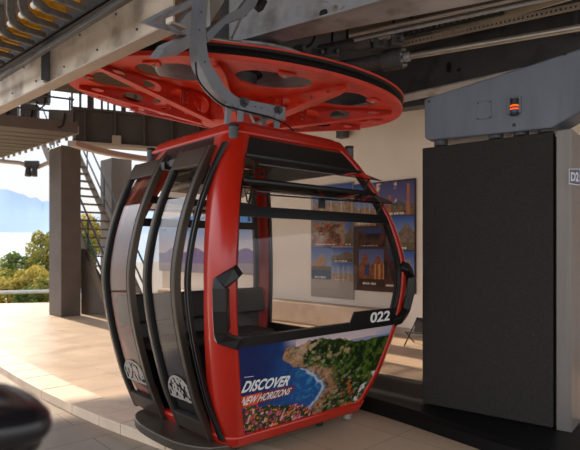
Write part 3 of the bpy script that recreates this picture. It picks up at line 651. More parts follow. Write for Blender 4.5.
# --- photo boards
def noise(u, v, k, sd): return fbm(u*k+sd*3.1, v*k*.8+sd*1.7, sd)
def photo(kind, sd):
    def fn(u, v):
        one = np.ones(u.shape+(1,)); n = noise(u, v, 6, sd); n2 = noise(u, v, 22, sd+5)
        sky = mixc(L3((48, 84, 158))*one, L3((150, 168, 200)), np.clip(1-(v-.35)/.65, 0, 1)*.8); c = sky
        if kind == 'tower':
            c = mixc(L3((74, 78, 128))*one, L3((120, 112, 150)), 1-v); cl = sstep(.5, .62, n)*(u < .55)*(v > .35); c = mixc(c, L3((226, 196, 178)), cl)
            c = np.where((v < .30+.06*(n2-.5))[..., None], mixc(L3((150, 120, 96))*one, L3((70, 58, 52)), n2), c)
            c = np.where(((abs(u-.84) < .045*(1.1-.5*v)) & (v < .92))[..., None], L3((176, 112, 78)), c)
            c = np.where(((abs(u-.36) < .03) & (v < .62))[..., None], L3((170, 104, 70)), c)
            d = (((u-.6)/.16)**2+((v-.28)/.14)**2) < 1; c = np.where((d & (v > .28))[..., None], L3((92, 92, 92)), c)
        elif kind == 'castle':
            h = .46+.30*np.exp(-((u-.72)/.22)**2)+.05*(n2-.5); c = np.where((v < h)[..., None], mixc(L3((150, 128, 112))*one, L3((74, 64, 60)), n2), c)
            c = np.where((v < .22)[..., None], mixc(L3((60, 62, 40))*one, L3((130, 112, 80)), n2), c)
        elif kind == 'lake':
            b = ((abs(u-.55) < .2) & (v < .78-.1*(np.sin(u*60) > 0)) & (v > .32)); c = np.where(b[..., None], mixc(L3((196, 146, 96))*one, L3((120, 84, 58)), n2), c)
            b = ((abs(u-.22) < .12) & (v < .58) & (v > .32)); c = np.where(b[..., None], L3((176, 124, 78)), c)
            c = np.where((v < .40)[..., None], mixc(L3((120, 92, 58))*one, L3((64, 66, 42)), n2), c); c = np.where((v < .28)[..., None], mixc(L3((34, 78, 124))*one, L3((20, 44, 78)), n2), c)
        elif kind == 'autumn':
            f = sstep(.42, .58, n2*.6+n*.4); c = mixc(mixc(L3((70, 54, 40))*one, L3((186, 92, 42)), f), L3((150, 132, 110)), sstep(.6, .66, n)); c = np.where((v > .8+.3*(n-.5))[..., None], L3((116, 122, 140)), c)
        elif kind == 'city':
            c = np.where((v < .42+.2*(n2-.5))[..., None], mixc(L3((190, 160, 130))*one, L3((104, 82, 70)), n2), c); p = (np.sin(u*26+sd) > .93) & (v < .8); c = np.where(p[..., None], L3((196, 176, 150)), c)
        elif kind == 'ruin':
            c = mixc(c, L3((110, 100, 130)), np.ones(u.shape)*.5); h = .55+.36*np.exp(-((u-.25)/.13)**2)+.26*np.exp(-((u-.78)/.16)**2); c = np.where((v < h)[..., None], mixc(L3((176, 106, 62))*one, L3((92, 54, 34)), n2), c)
            w = (abs(u-.35) < .1) & (v > .28) & (v < .58); c = np.where(w[..., None], L3((60, 74, 116)), c); q = (np.sin(u*40) > .4) & (u > .55) & (v < .6) & (v > .12); c = np.where(q[..., None], L3((206, 150, 98)), c)
            c = np.where((v < .2)[..., None], L3((66, 44, 32)), c)
        elif kind == 'brown':
            c = mixc(L3((92, 54, 38))*one, L3((40, 32, 34)), sstep(.35, .65, n)); c = np.where(((v > .7) & (n > .5))[..., None], L3((56, 70, 122)), c)
        elif kind == 'mountain':
            c = mixc(L3((236, 228, 238))*one, L3((104, 172, 246)), sstep(.35, .95, v)); cl = sstep(.5, .7, n)*sstep(.6, .9, v); c = mixc(c, L3((236, 238, 244)), cl*.7)
            h = .34+.10*np.exp(-((u-.3)/.12)**2)+.09*np.exp(-((u-.72)/.15)**2)+.05*(n-.5); c = np.where((v < h)[..., None], mixc(L3((164, 144, 190))*one, L3((124, 116, 168)), n2), c); c = np.where((v < .16)[..., None], L3((176, 164, 176)), c)
            lf = sstep(.6, .68, n2)*sstep(.72, .8, v)*(v < .97); c = mixc(c, L3((84, 76, 70)), lf*.8)
        # caption strip of unreadable small print
        cap = (v < .09) & (v > .035) & (u > .12) & (u < .72) & (np.sin(u*90+sd)+.6*np.sin(u*37) > -.5) & (kind != 'mountain'); c = np.where(cap[..., None], L3((225, 220, 214)), c)
        return c
    return fn
def print_(name, px, kind, parent, k, lab=None):
    x0, y0, x1, y1 = px; t0, _ = wall_inv(x0, y0); t1, _ = wall_inv(x1, y0); yc = (y0+y1)/2
    zt = wall_inv((x0+x1)/2, y0)[1]; zb = wall_inv((x0+x1)/2, y1)[1]
    nu, nv = max(16, int((x1-x0)*1.6)), max(16, int((y1-y0)*1.6)); f = photo(kind, k)
    mb = MB(); mb.grid(lambda a, b: wallpt(t0+(t1-t0)*a, zb+(zt-zb)*b, .036+.0015*k), nu, nv)
    U, V = np.meshgrid(np.linspace(0, 1, nu+1), np.linspace(0, 1, nv+1)); c = np.clip(f(U, V), 0, 1); mb.c = np.concatenate([c, np.ones(c.shape[:2]+(1,))], 2).reshape(-1, 4)
    o = new(name, mb, 'dull', parent)
    if lab: o['label'] = lab
    return o
def board(px, label, m, depth=.034):
    x0, y0, x1, y1 = px; t0, _ = wall_inv(x0, y0); t1, _ = wall_inv(x1, y0); xc = (x0+x1)/2; zt, zb = wall_inv(xc, y0)[1], wall_inv(xc, y1)[1]
    base = wallpt((t0+t1)/2, zb, .015); mb = MB(); mb.prism([wallpt(t0, zb), wallpt(t1, zb), wallpt(t1, zt), wallpt(t0, zt)], WN*depth)
    r = thing('photo_board', label, 'photo board', base, 'photo boards on the cream wall'); new('backing', mb, m, r, bevel=.003); return r
M['boardgrey'] = mat('board_grey', rgb(166, 152, 142), .7, var=.04); M['boardbrown'] = mat('board_brown', rgb(74, 48, 38), .7, var=.2)
b1 = board((312, 184, 354.6, 298), 'photo board seen through the cabin window, with castle, viaduct and autumn pictures', 'boardgrey')
for i, (q, kd, lb) in enumerate([((312.5, 185, 353.5, 217), 'city', 'city view print'), ((312.5, 218, 346, 246), 'autumn', 'autumn woodland print'), ((346, 219, 354.3, 246), 'castle', None), ((312.8, 246.5, 332.5, 279), 'lake', 'castle by water print'),
        ((333, 247.5, 354.3, 262), 'castle', 'hillside print'), ((333, 262.5, 354.3, 281), 'city', 'blue sky town print')]): print_('photo_print', q, kd, b1, i+1, lb)
b2 = board((355.2, 181.5, 416.5, 292), 'photo board whose edge clears the cabin, tower picture topmost', 'boardbrown')
for i, (q, kd, lb) in enumerate([((378, 182, 416, 215.5), 'tower', 'tall brick tower print'), ((355.5, 184, 377.5, 226), 'city', None), ((360, 228, 386, 247), 'brown', None), ((388, 216, 416, 250), 'castle', 'rock castle print'),
        ((360.5, 249, 385.5, 286), 'ruin', 'ruined church print'), ((386, 248, 399, 288), 'brown', None), ((399.5, 251, 416, 290), 'lake', 'golden palace print')]): print_('photo_print', q, kd, b2, i+7, lb)
b3 = board((160, 216, 263, 273), 'wide photo board of pale mountains and blue sky behind the cabin', 'boardgrey')
print_('photo_print', (161, 217, 212, 272), 'mountain', b3, 14); print_('photo_print', (212.5, 217, 262.5, 272), 'mountain', b3, 15)
# floodlight box on the wall
t, z = wall_inv(347, 135); fb = thing('floodlight', 'small dark grey floodlight box on the wall above the cabin', 'floodlight', wallpt(t, z, .0))
new('housing', MB().box(wallpt(t, z, .14), (.17, .2, .16), R_(45)), 'dsteel', fb, bevel=.012); new('bracket', MB().box(wallpt(t, z+.02, .03), (.06, .06, .08), R_(45)), 'dsteel', fb)
# columns
def col(corner, a, b, label, z1=3.98):
    c = Vector((corner[0], corner[1], FL)); A = Vector((-1, 1, 0)).normalized()*a; B = Vector((1, 1, 0)).normalized()*b
    struct('column', MB().prism([c, c+B, c+A+B, c+A], (0, 0, z1-FL)), 'column', label, bevel=.015)
col((-5.18, 12.1), .70, .46, 'thick brown grey steel column in front of the steel stairs')
col((-5.0, 15.0), .70, .62, 'second column standing behind the steel stairs', 4.2)
# dark wall under the stairs
q = [at(79, 262, 12.75), at(106, 316, 12.55)]
mb = MB(); a = Vector((-4.98, 12.75, FL)); b = Vector((-4.0, 12.35, FL)); mb.prism([a, b, b+Vector((0, 0, .25)), a+Vector((0, 0, 1.55))], Vector((.04, .10, 0))); struct('wall_understair', mb, 'column', 'dark triangular wall closing the space under the stairs')
# ================================================================== steel stairs
A_ = Vector((-1, 1, 0)).normalized(); B_ = Vector((1, 1, 0)).normalized()
sb = Vector((-3.95, 11.9, FL)); run, rise = 4.1, 4.5; wdt = .9
st = thing('steel_staircase', 'steep steel staircase with tube railings behind the thick column', 'staircase', sb)
for off in (0, wdt):
    p0 = sb+B_*off; p1 = p0+A_*run+Vector((0, 0, rise)); mb = MB(); mb.bar([p0, p1], .03, .22, B_); new('stringer', mb, 'stair', st)
for i in range(1, 20):
    f = i/20; p = sb+A_*run*f+Vector((0, 0, rise*f)); mb = MB(); mb.prism([p-A_*.11, p+A_*.11, p+A_*.11+B_*wdt, p-A_*.11+B_*wdt], (0, 0, .035)); new('stair_tread', mb, 'stair', st)
for off in (0, wdt):
    p0 = sb+B_*off; d = A_*run+Vector((0, 0, rise)); r = None
    for h in (.45, .95):
        mb = MB(); mb.tube([p0+Vector((0, 0, h)), p0+d+Vector((0, 0, h))], .022, 10); o = new('handrail' if h > .9 else 'guard_rail', mb, 'dsteel', st)
    for f in (.05, .3, .55, .8): mb = MB(); mb.tube([p0+d*f, p0+d*f+Vector((0, 0, .95))], .02, 8); new('rail_post', mb, 'dsteel', st)
# ================================================================== mezzanine deck, girder
c0 = Vector((-4.59, 11.5, 4.1)); dB = Vector((-1.28, -.68, 0)).normalized(); dA = Vector((-3.29, 3.0, 0)).normalized()
BL, AL = 4.6, 4.45
dk = thing('walkway_deck', 'brownish ribbed steel walkway deck jutting over the platform', 'deck', c0)
mb = MB(); nr = 9
for i in range(nr):
    f0, f1 = AL*i/nr, AL*(i+.86)/nr; a = c0+dA*f0; b = c0+dA*f1
    mb.prism([a, b, b+dB*BL, a+dB*BL], (0, 0, .05))
mb.prism([c0+Vector((0, 0, .05)), c0+dA*AL+Vector((0, 0, .05)), c0+dA*AL+dB*BL+Vector((0, 0, .05)), c0+dB*BL+Vector((0, 0, .05))], (0, 0, .03)); new('ribbed_floor', mb, 'deck', dk)
mb = MB(); mb.prism([c0, c0+dB*BL, c0+dB*BL-dA*.06, c0-dA*.06], (0, 0, .24)); new('fascia', mb, 'deck', dk)
mb = MB(); mb.prism([c0, c0+dA*AL, c0+dA*AL-dB*.05, c0-dB*.05], (0, 0, .16)); new('edge_beam', mb, 'trim', dk)
for i in range(12):
    p = c0+dA*(AL*(i+.4)/12)-dB*.02+Vector((0, 0, -.03)); new('clip', MB().box(p, (.05, .05, .09), R_(-42)), 'zinc', dk)
# thin rails standing on the deck
for h, m in ((.75, 'dsteel'), (.45, 'dsteel')):
    mb = MB(); mb.tube([c0+Vector((0, 0, h))+dA*.1, c0+dB*BL+Vector((0, 0, h))+dA*.1], .022, 8); new('hand_rail', mb, m, dk)
for f in (.02, .5, .98): mb = MB(); mb.tube([c0+dB*BL*f+dA*.1+Vector((0, 0, .1)), c0+dB*BL*f+dA*.1+Vector((0, 0, .8))], .02, 8); new('rail_post', mb, 'dsteel', dk)
# cable tray and lamp below the deck
mb = MB(); mb.tube([at(0, 161, 13), at(20, 163, 13), at(36, 168, 13), at(52, 161, 13)], .05, 10); tag(new('cable_conduit', mb, 'trim', origin=at(0, 161, 13)), 'grey conduit pipe hung under the walkway deck', 'pipe')
lp_ = at(31, 168, 12.9); dl = thing('deck_spotlight', 'twin grey spotlight clamped to the conduit beside the column', 'spotlight', lp_)
for dx in (-.06, .09): new('lamp_head', MB().tube([lp_+Vector((dx, 0, .02)), lp_+Vector((dx, -.03, -.2))], [.06, .075], 14), 'dsteel', dl, bevel=.008)
new('clamp', MB().box(lp_+Vector((0, .05, .1)), (.34, .08, .16)), 'dsteel', dl, bevel=.01)
# plate girder with stiffeners
g0 = Vector((-4.95, 12.17, 4.05)); g1 = Vector((-2.05, 13.35, 4.05)); gd = (g1-g0).normalized(); gs = Vector((gd.y, -gd.x, 0))
gr = thing('plate_girder', 'dark riveted plate girder resting on the columns below the roof', 'girder', g0)
mb = MB(); mb.prism([g0, g1, g1+gs*.02, g0+gs*.02], (0, 0, .72)); new('web_plate', mb, 'girder', gr)
mb = MB(); mb.prism([g0-gs*.2, g1-gs*.2, g1+gs*.2, g0+gs*.2], (0, 0, -.06)); new('bottom_flange', mb, 'trim', gr)
mb = MB(); mb.prism([g0-gs*.2+Vector((0, 0, .72)), g1-gs*.2+Vector((0, 0, .72)), g1+gs*.2+Vector((0, 0, .72)), g0+gs*.2+Vector((0, 0, .72))], (0, 0, .05)); new('top_flange', mb, 'girder', gr)
for i in range(5):
    p = g0+gd*(.25+.65*i); mb = MB(); mb.prism([p+gs*.02, p+gs*.19, p+gs*.19+gd*.03, p+gs*.02+gd*.03], (0, 0, .72)); new('stiffener', mb, 'girder', gr)
jb = at(116.5, 141, 12.4); tag(new('junction_box', MB().box(jb, (.2, .12, .24), R_(22)), 'trim', origin=jb-Vector((0, 0, .12)), bevel=.01), 'small square grey junction box fixed to the girder', 'box')
# curved guide rail under the far side of the wheel
pts = [WC+Vector((2.25*math.cos(R_(a)), 2.25*math.sin(R_(a)), -.42)) for a in range(78, 172, 4)]
mb = MB(); mb.bar(pts, .07, .12, (0, 0, 1)); cr = tag(new('guide_rail', mb, 'trim', origin=pts[0]), 'curved grey guide rail behind the bullwheel', 'rail')
mb = MB()
# mullions of the window strip between girder and roof
for i, (px, w) in enumerate(((72, .03), (80, .04), (90, .14), (101, .04), (107, .03), (113, .05), (122, .1), (134, .05), (146, .05), (158, .05))):
    p = at(px, 114, 12.75); mb = MB(); mb.box((p.x, p.y+.02*i, 5.05), (w, .06, .75)); struct('mullion', mb, 'girder')
# ================================================================== roof
RZ = 5.35
struct('ceiling', MB().prism([(-8.6, 12.6, RZ), (-5.6, 12.6, RZ), (-3.6, 13.6, RZ), (-3.6, 17, RZ), (10, 10, RZ), (10, .5, RZ), (6, -3.5, RZ), (-2.4, -3.0, RZ), (-4.2, 2.0, RZ), (-6.2, 6.0, RZ), (-11.2, 11.4, RZ)], (0, 0, .25)), 'roofwood', 'brown wooden station roof')
hb0, hb1 = wallpt(-6, 4.14, .22), wallpt(8, 4.14, .22)
mb = MB(); mb.profile(hb0, hb1, [(-.25, 0), (.25, 0), (.25, .05), (.03, .05), (.03, .5), (.25, .5), (.25, .55), (-.25, .55), (-.25, .5), (-.03, .5), (-.03, .05), (-.25, .05)]); struct('beam', mb, 'dsteel', 'dark steel beam running along the top of the cream wall')
# clutter under the roof edge, over the deck
e0, e1 = at(-60, 104, 11.6), at(47, 101, 11.9)
mb = MB(); mb.prism([e0, e1, e1+Vector((0, .2, 0)), e0+Vector((0, .2, 0))], (0, 0, .34)); tag(new('eave_beam', mb, 'dsteel', origin=e0, bevel=.01), 'dark eave beam over the walkway deck, seen below the channel beam', 'beam')
for i, (px, py, w_, h_, lab) in enumerate(((6, 112, .5, .28, 'dark cable cabinet over the deck at the picture edge'), (30, 112, .34, .3, 'dark cable cabinet over the deck with a looping hose'), (62, 117, .5, .26, 'dark cable cabinet at the deck corner beside the plate girder'), (43, 98, .24, .26, 'small dark square cabinet under the roof beside the sky gap'))):
    p = at(px, py, 11.45); c_ = thing('cable_cabinet', lab, 'cabinet', p, 'cable cabinets over the walkway deck'); new('cabinet_body', MB().box(p, (w_, .2, h_), R_(10)), 'girder', c_, bevel=.012); new('hose', MB().tube([p+Vector((-.08, -.11, -.1)), p+Vector((-.06, -.16, -.22)), p+Vector((.02, -.17, -.27)), p+Vector((.1, -.16, -.2)), p+Vector((.11, -.11, .05))], .018, 8), 'rubber', c_)
# ================================================================== channel beam, near
def along(px0, py0, px1, py1, z): return at_z(px0, py0, z), at_z(px1, py1, z)
q0, q1 = along(23, 95, 150, 32.5, 3.15); dd = (q1-q0).normalized(); p0 = q0-dd*2.2; p1 = at_z(173, 21.5, 3.15); sd = Vector((dd.y, -dd.x, 0))   # sd points to camera's right/near
if sd.y > 0: sd = -sd
cb = thing('channel_beam', 'weathered galvanised channel beam crossing in front of the bullwheel rim', 'beam', p0)
mb = MB(); mb.profile(p0, p1, [(-.02, 0), (.13, 0), (.13, .018), (0, .018), (0, .30), (.0, .32), (-.02, .32)]); 
mbw = MB(); mbw.prism([p0, p1, p1-sd*.015, p0-sd*.015], (0, 0, .33)); new('web_plate', mbw, 'warmsteel', cb)
mbw = MB(); mbw.prism([p0-sd*.02, p1-sd*.02, p1+sd*.0, p0+sd*.0], (0, 0, .012)); 
mbw = MB(); mbw.prism([p0-sd*.11-Vector((0, 0, .014)), p1-sd*.11-Vector((0, 0, .014)), p1+sd*.012-Vector((0, 0, .014)), p0+sd*.012-Vector((0, 0, .014))], (0, 0, .014)); new('bottom_flange', mbw, 'trim', cb)
mbw = MB(); a = Vector((0, 0, .33)); mbw.prism([p0+a-sd*.05, p1+a-sd*.05, p1+a+sd*.10, p0+a+sd*.10], (0, 0, .016)); mbw.prism([p0+a+sd*.085, p1+a+sd*.085, p1+a+sd*.10, p0+a+sd*.10], (0, 0, .09)); new('top_flange', mbw, 'dsteel', cb)
L = (p1-p0).length
for i in range(16):
    p = p0+dd*(L*(i+.5)/16)+Vector((0, 0, .27 if i % 2 else .07)); bolt(cb, p, sd, .006, .01, 'dsteel')
br = at(51, 67, 1); rr = p0+dd*((at_z(50, 83, 3.15)-p0).dot(dd)); mb = MB(); mb.prism([rr-dd*.03, rr+dd*.03, rr+dd*.03+Vector((0, 0, .30)), rr-dd*.03+Vector((0, 0, .30))], sd*.035); mb.prism([rr+dd*.03, rr+dd*.04, rr+dd*.04+Vector((0, 0, .30)), rr+dd*.03+Vector((0, 0, .30))], sd*.08); b_ = new('splice_bracket', mb, 'dsteel', cb, bevel=.004)
for z in (.05, .15, .25): bolt(b_, rr+Vector((0, 0, z))+sd*.035-dd*.045, sd, .013, .02)
# second beam lying behind: pale inner rail under the wheel
mb = MB(); k = -sd*.22+Vector((0, 0, .16)); mb.profile(p0+k, p1+k-dd*.9, [(-.055, 0), (.055, 0), (.055, .12), (-.055, .12)]); tag(new('inner_beam', mb, 'dsteel', origin=p0+k, bevel=.005), 'dark box beam tucked behind the weathered channel beam', 'beam')
# carrier fingers of the tyre conveyor
tips = [(84, 13), (72, 19.5), (56, 29), (40, 39.5), (27, 49), (15.5, 56), (5, 63), (98, 4)]
FZ = 3.56
def finger():
    mb = MB(); h = .045
    # outline in (along sd, vertical): a foot reaching towards the beam, an upright arm behind
    out = [(0, -.005), (-.015, .022), (-.19, .03), (-.245, .06), (-.26, .12), (-.26, .24), (-.325, .24), (-.325, .09), (-.30, .015), (-.23, -.025), (-.03, -.028)]
    return out
proto = None; grp = 'conveyor fingers beside the channel beam'
order = sorted(tips, key=lambda p: -p[0])
desc = ['topmost dark conveyor finger, cut by the top of the picture', 'second dark conveyor finger counted down the row', 'third dark conveyor finger counted down the row', 'fourth dark conveyor finger counted down the row', 'fifth dark conveyor finger counted down the row', 'sixth dark conveyor finger counted down the row', 'seventh dark conveyor finger, next to the last of the row', 'lowest dark conveyor finger at the end of the row']
f0 = at_z(72, 22, 3.40); f1 = at_z(5, 66, 3.40); fd = (f0-f1).normalized()
for i, (px, py) in enumerate(order):
    tip = at_z(px, py+2, 3.42)
    # keep the row straight and evenly spaced
    tip = f0+fd*(( 0-i+1)*((f0-f1).length/6))+Vector((0, 0, .02))
    if proto is None:
        r = thing('conveyor_finger', desc[i], 'conveyor finger', tip, grp); proto = r
        mb = MB(); mb.prism([tip+sd*(-a)+Vector((0, 0, b)) for a, b in finger()], fd*.03)
        new('arm', mb, 'finger', r, bevel=.008)
        mb = MB(); mb.tube([tip+sd*(.20)+Vector((0, 0, .085))-fd*.02, tip+sd*(.20)+Vector((0, 0, .085))-fd*.16], .04, 14); new('yellow_roller', mb, 'yellow', r, bevel=.006)
        mb = MB(); mb.box(tip+sd*(.10)+Vector((0, 0, .09))-fd*.08, (.05, .16, .05), math.atan2(fd.y, fd.x)); new('yellow_block', mb, 'yellow', r, bevel=.008)
        mb = MB(); mb.tube([tip+sd*(.25)+Vector((0, 0, .06))-fd*.0, tip+sd*(.25)+Vector((0, 0, .06))-fd*.12], .027, 12); new('glint_spacer', mb, 'white', r, bevel=.004)  # white colour paints in the bright glints between the fingers
        base = tip
    else:
        c = proto.copy(); COL.objects.link(c); c.location = tip; c['label'] = desc[i]
        for ch in proto.children:
            d = ch.copy(); COL.objects.link(d); d.parent = c
# support rail carrying the fingers
k0 = f0+fd*2.2; k1 = f1-fd*2.0
mb = MB(); o_ = sd*.30+Vector((0, 0, .262)); mb.profile(k0+o_, k1+o_, [(-.05, 0), (.05, 0), (.05, .12), (-.05, .12)]); tag(new('carrier_rail', mb, 'steel', origin=k1+o_, bevel=.006), 'pale grey carrier rail from which the conveyor fingers hang', 'rail')
mb = MB(); o_ = -sd*.03+Vector((0, 0, -.075)); mb.profile(k0+o_, k1+o_, [(-.025, 0), (.025, 0), (.025, .03), (-.025, .03)]); tag(new('side_rail', mb, 'dsteel', origin=k1+o_, bevel=.004), 'slim dark rail just under the finger tips', 'rail')
# ================================================================== upper machinery
def zpt(px, py, z): return at_z(px, py, z)
# big grey box beam over the wheel
a0, a1 = zpt(250, 39, 3.85), zpt(370, 5, 3.85); b0, b1 = zpt(250, 48.6, 3.85), zpt(370, 25, 3.85)
fd1 = (a1-a0).normalized(); rd1 = (b1-b0).normalized()
A0, A1 = a0-fd1*.28, a1+fd1*2.4; B0, B1 = b0-rd1*.28, b1+rd1*2.9
up = Vector((0, 0, .75)); bb = thing('box_beam', 'huge grey steel box beam spanning above the bullwheel', 'beam', A0)
new('body', MB().hexa([A0, A1, B1, B0, A0+up, A1+up, B1+up, B0+up]), 'steel', bb, bevel=.012)
nf = Vector((fd1.y, -fd1.x, 0)); nf = nf if nf.y < 0 else -nf
mb = MB(); e = Vector((0, 0, .012)); mb.prism([A0+nf*.03, A1+nf*.03, A1-nf*.02, A0-nf*.02], e*1.5); new('weld_flange', mb, 'steel', bb)
def on_front(px, py):
    U = (px-CX)/F; t = (U*A0.y-A0.x)/(fd1.x-U*fd1.y); Y = A0.y+fd1.y*t; return A0+fd1*t+Vector((0, 0, EYE+(HY-py)/F*Y-A0.z))
p = on_front(323.5, 13); mb = MB(); mb.tube([p-fd1*.03, p+fd1*.03], .001, 4)
mb = MB(); n = 20; mb.prism([p+nf*.004+fd1*(.035*math.cos(2*PI*k/n)+.012*(1 if math.cos(2*PI*k/n) > 0 else -1))+Vector((0, 0, .034*math.sin(2*PI*k/n))) for k in range(n)], -nf*.01); new('access_hole', mb, 'black', bb)
p = on_front(334, 5); q = on_front(322, -6); mb = MB(); mb.prism([on_front(322, -8)+nf*.02, on_front(345, 6)+nf*.02, on_front(338, 13)+nf*.02, on_front(328, 3)+nf*.02, on_front(310, -2)+nf*.02], -nf*.04); new('lug_plate', mb, 'steel', bb, bevel=.004)
p = on_front(336, 9); bolt(bb, p+nf*.02, nf, .02, .03)
# guide rails running beside the box beam
rd = (zpt(480, 9, 3.86)-zpt(360, 35, 3.86)).normalized()
for i, (dy, r, m, lab) in enumerate(((0, .022, 'zinc', 'bright round guide rail nearest the grey box beam'), (.075, .016, 'dsteel', 'thin dark guide rail between two bright rails'), (.14, .022, 'steel', 'grey round guide rail farthest from the box beam'))):
    n_ = Vector((rd.y, -rd.x, 0)); n_ = n_ if n_.y > 0 else -n_
    p0 = zpt(358, 33.5, 3.9)+n_*dy; mb = MB(); mb.tube([p0-rd*.1, p0+rd*3.6], r, 10); tag(new('rail_rod', mb, m, origin=p0, smooth=40), lab, 'rail')
# drive shaft with its coupling
s0, s1 = zpt(404, 57.5, 3.72), zpt(580, 27.5, 3.66); sdv = (s1-s0).normalized()
ds = thing('drive_shaft', 'bright steel drive shaft running out of a grey gear motor', 'drive shaft', s0)
new('shaft_rod', MB().tube([s0-sdv*.1, s1+sdv*1.2], .032, 16), 'zinc', ds, smooth=40)
gm = thing('gear_motor', 'grey cylindrical gear motor with a bolted flange over the wheel rim', 'motor', s0-sdv*.3)
new('motor_body', MB().tube([s0-sdv*.80, s0-sdv*.22], .085, 28), 'dsteel', gm, bevel=.008, smooth=40)
new('motor_flange', MB().tube([s0-sdv*.24, s0-sdv*.0], .115, 32), 'dsteel', gm, bevel=.01, smooth=40)
new('motor_nose', MB().tube([s0, s0+sdv*.07], .05, 20), 'steel', gm, bevel=.006, smooth=40)
for k in range(8):
    u = sdv.orthogonal().normalized(); w = sdv.cross(u); p = s0+(u*math.cos(k*PI/4)+w*math.sin(k*PI/4))*.088; bolt(gm, p, sdv, .012, .016)
# second motor further along, behind the wheel rim
s2 = zpt(352, 44, 3.9); g2 = thing('gear_motor', 'smaller grey gear motor under the box beam, wired to a valve block', 'motor', s2)
new('motor_body', MB().tube([s2-sdv*.42, s2+sdv*.05], .062, 24), 'dsteel', g2, bevel=.008, smooth=40)
new('motor_flange', MB().tube([s2+sdv*.05, s2+sdv*.24], .085, 28), 'dsteel', g2, bevel=.008, smooth=40)
new('shaft_rod', MB().tube([s2+sdv*.24, s2+sdv*.5], .03, 14), 'zinc', g2, smooth=40)
# valve blocks and small fittings clustered around
rr = random.Random(5)
for i, (px, py, lab) in enumerate(((300, 51, 'zinc valve block with a round cap under the box beam'), (318, 54, 'dark valve block with pipe stubs beside the small motor'), (333, 53, 'small grey valve block nearest the small motor'), (379, 44, 'grey valve block with black hoses under the guide rails'), (396, 41, 'valve block standing on the big motor flange'))):
    p = zpt(px, py, 3.84); v = thing('valve_block', lab, 'valve', p, 'valve blocks around the motors')
    new('block', MB().box(p, (.13, .10, .11), R_(-30+i*9)), 'dsteel', v, bevel=.01)
    new('cap', MB().tube([p+Vector((.02, -.04, 0)), p+Vector((.05, -.10, -.01))], .026, 14), 'dsteel', v, bevel=.005)
    new('pipe_stub', MB().tube([p+Vector((.05, 0, .03)), p+Vector((.12, -.03, .06)), p+Vector((.16, 0, .14)), p+Vector((.17, .04, .3))], .014, 8), 'rubber', v)
# perforated rack and comb strip
k0, k1 = zpt(400, 47.5, 3.98), zpt(580, 9, 3.98); kd = (k1-k0).normalized(); kn = Vector((kd.y, -kd.x, 0)); kn = kn if kn.y < 0 else -kn
mb = MB(); n = 56; Lk_ = (k1-k0).length+.6
for i in range(n):
    u0, u1 = Lk_*i/n, Lk_*(i+1)/n; um = (u0+u1)/2; holed(mb, [(u0, u1, 0, .07, (um, .035, (u1-u0)*.26, .013))], lambda u, v: k0+kd*u+Vector((0, 0, v)), 8)
tag(new('perforated_rail', mb, 'trim', origin=k0, solid=.01), 'thin grey perforated rail above the drive shaft', 'rail')
c0_, c1_ = zpt(398, 40, 4.12), zpt(505, 15, 4.12); cd = (c1_-c0_).normalized(); cm = thing('comb_strip', 'dark comb of upright teeth under the brown roof', 'comb strip', c0_)
mb = MB(); mb.prism([c0_, c1_, c1_+Vector((0, 0, .03)), c0_+Vector((0, 0, .03))], kn*.03); new('strip', mb, 'dsteel', cm)
n = 18
for i in range(n): p = c0_.lerp(c1_, (i+.5)/n); new('tooth', MB().box(p+Vector((0, 0, .08)), (.035, .03, .12), math.atan2(cd.y, cd.x)), 'dsteel', cm, bevel=.003)
# I beam carrying the machinery, running off to the side
i0, i1 = zpt(395, 97, 3.62), zpt(505, 72.5, 3.66); idr = (i1-i0).normalized(); ib = thing('machine_beam', 'dark steel I beam with a slotted web behind the grey arm housing', 'beam', i0)
inr = Vector((idr.y, -idr.x, 0)); inr = inr if inr.y < 0 else -inr
I0, I1 = i0-idr*.9, i1+idr*2.2
mb = MB(); mb.prism([I0, I1, I1-inr*.02, I0-inr*.02], (0, 0, .55)); new('web_plate', mb, 'dsteel', ib)
mb = MB(); mb.prism([I0+inr*.04, I1+inr*.04, I1-inr*.24, I0-inr*.24], (0, 0, -.02)); new('bottom_flange', mb, 'steel', ib)
mb = MB(); mb.prism([I0+inr*.12, I1+inr*.12, I1-inr*.14, I0-inr*.14], (0, 0, .02)); 
for v in mb.v: v.z += .55
new('top_flange', mb, 'dsteel', ib)
def on_i(px, py):
    U = (px-CX)/F; t = (U*I0.y-I0.x)/(idr.x-U*idr.y); Y = I0.y+idr.y*t; return I0+idr*t+Vector((0, 0, EYE+(HY-py)/F*Y-I0.z))
for px, py, w, h in ((449, 71, .03, .07), (459, 74, .025, .022)):
    p = on_i(px, py)+inr*.003; mb = MB(); n = 16; mb.prism([p+idr*w*math.cos(2*PI*k/n)+Vector((0, 0, h*(abs(math.sin(2*PI*k/n))**.6)*(1 if math.sin(2*PI*k/n) > 0 else -1))) for k in range(n)], -inr*.006); new('slot', mb, 'black', ib)
for px in (575,): 
    p = on_i(px, 45); mb = MB(); mb.prism([p, p+idr*.03, p+idr*.03+Vector((0, 0, .4)), p+Vector((0, 0, .4))], inr*.1); new('stiffener', mb, 'dsteel', ib)
# rear cross beam closing the view over the wall
mb = MB(); z0 = at(250, 141, 8.9); 
tag(new('cross_beam', MB().prism([at(225, 130, 9.2), at(432, 104, 8.4), at(432, 104, 8.4)+Vector((.1, .25, 0)), at(225, 130, 9.2)+Vector((.1, .25, 0))], (0, 0, 1.35)), 'dsteel', origin=at(225, 130, 9.2), bevel=.01), 'dark cross beam behind the bullwheel, over the cream wall', 'beam')
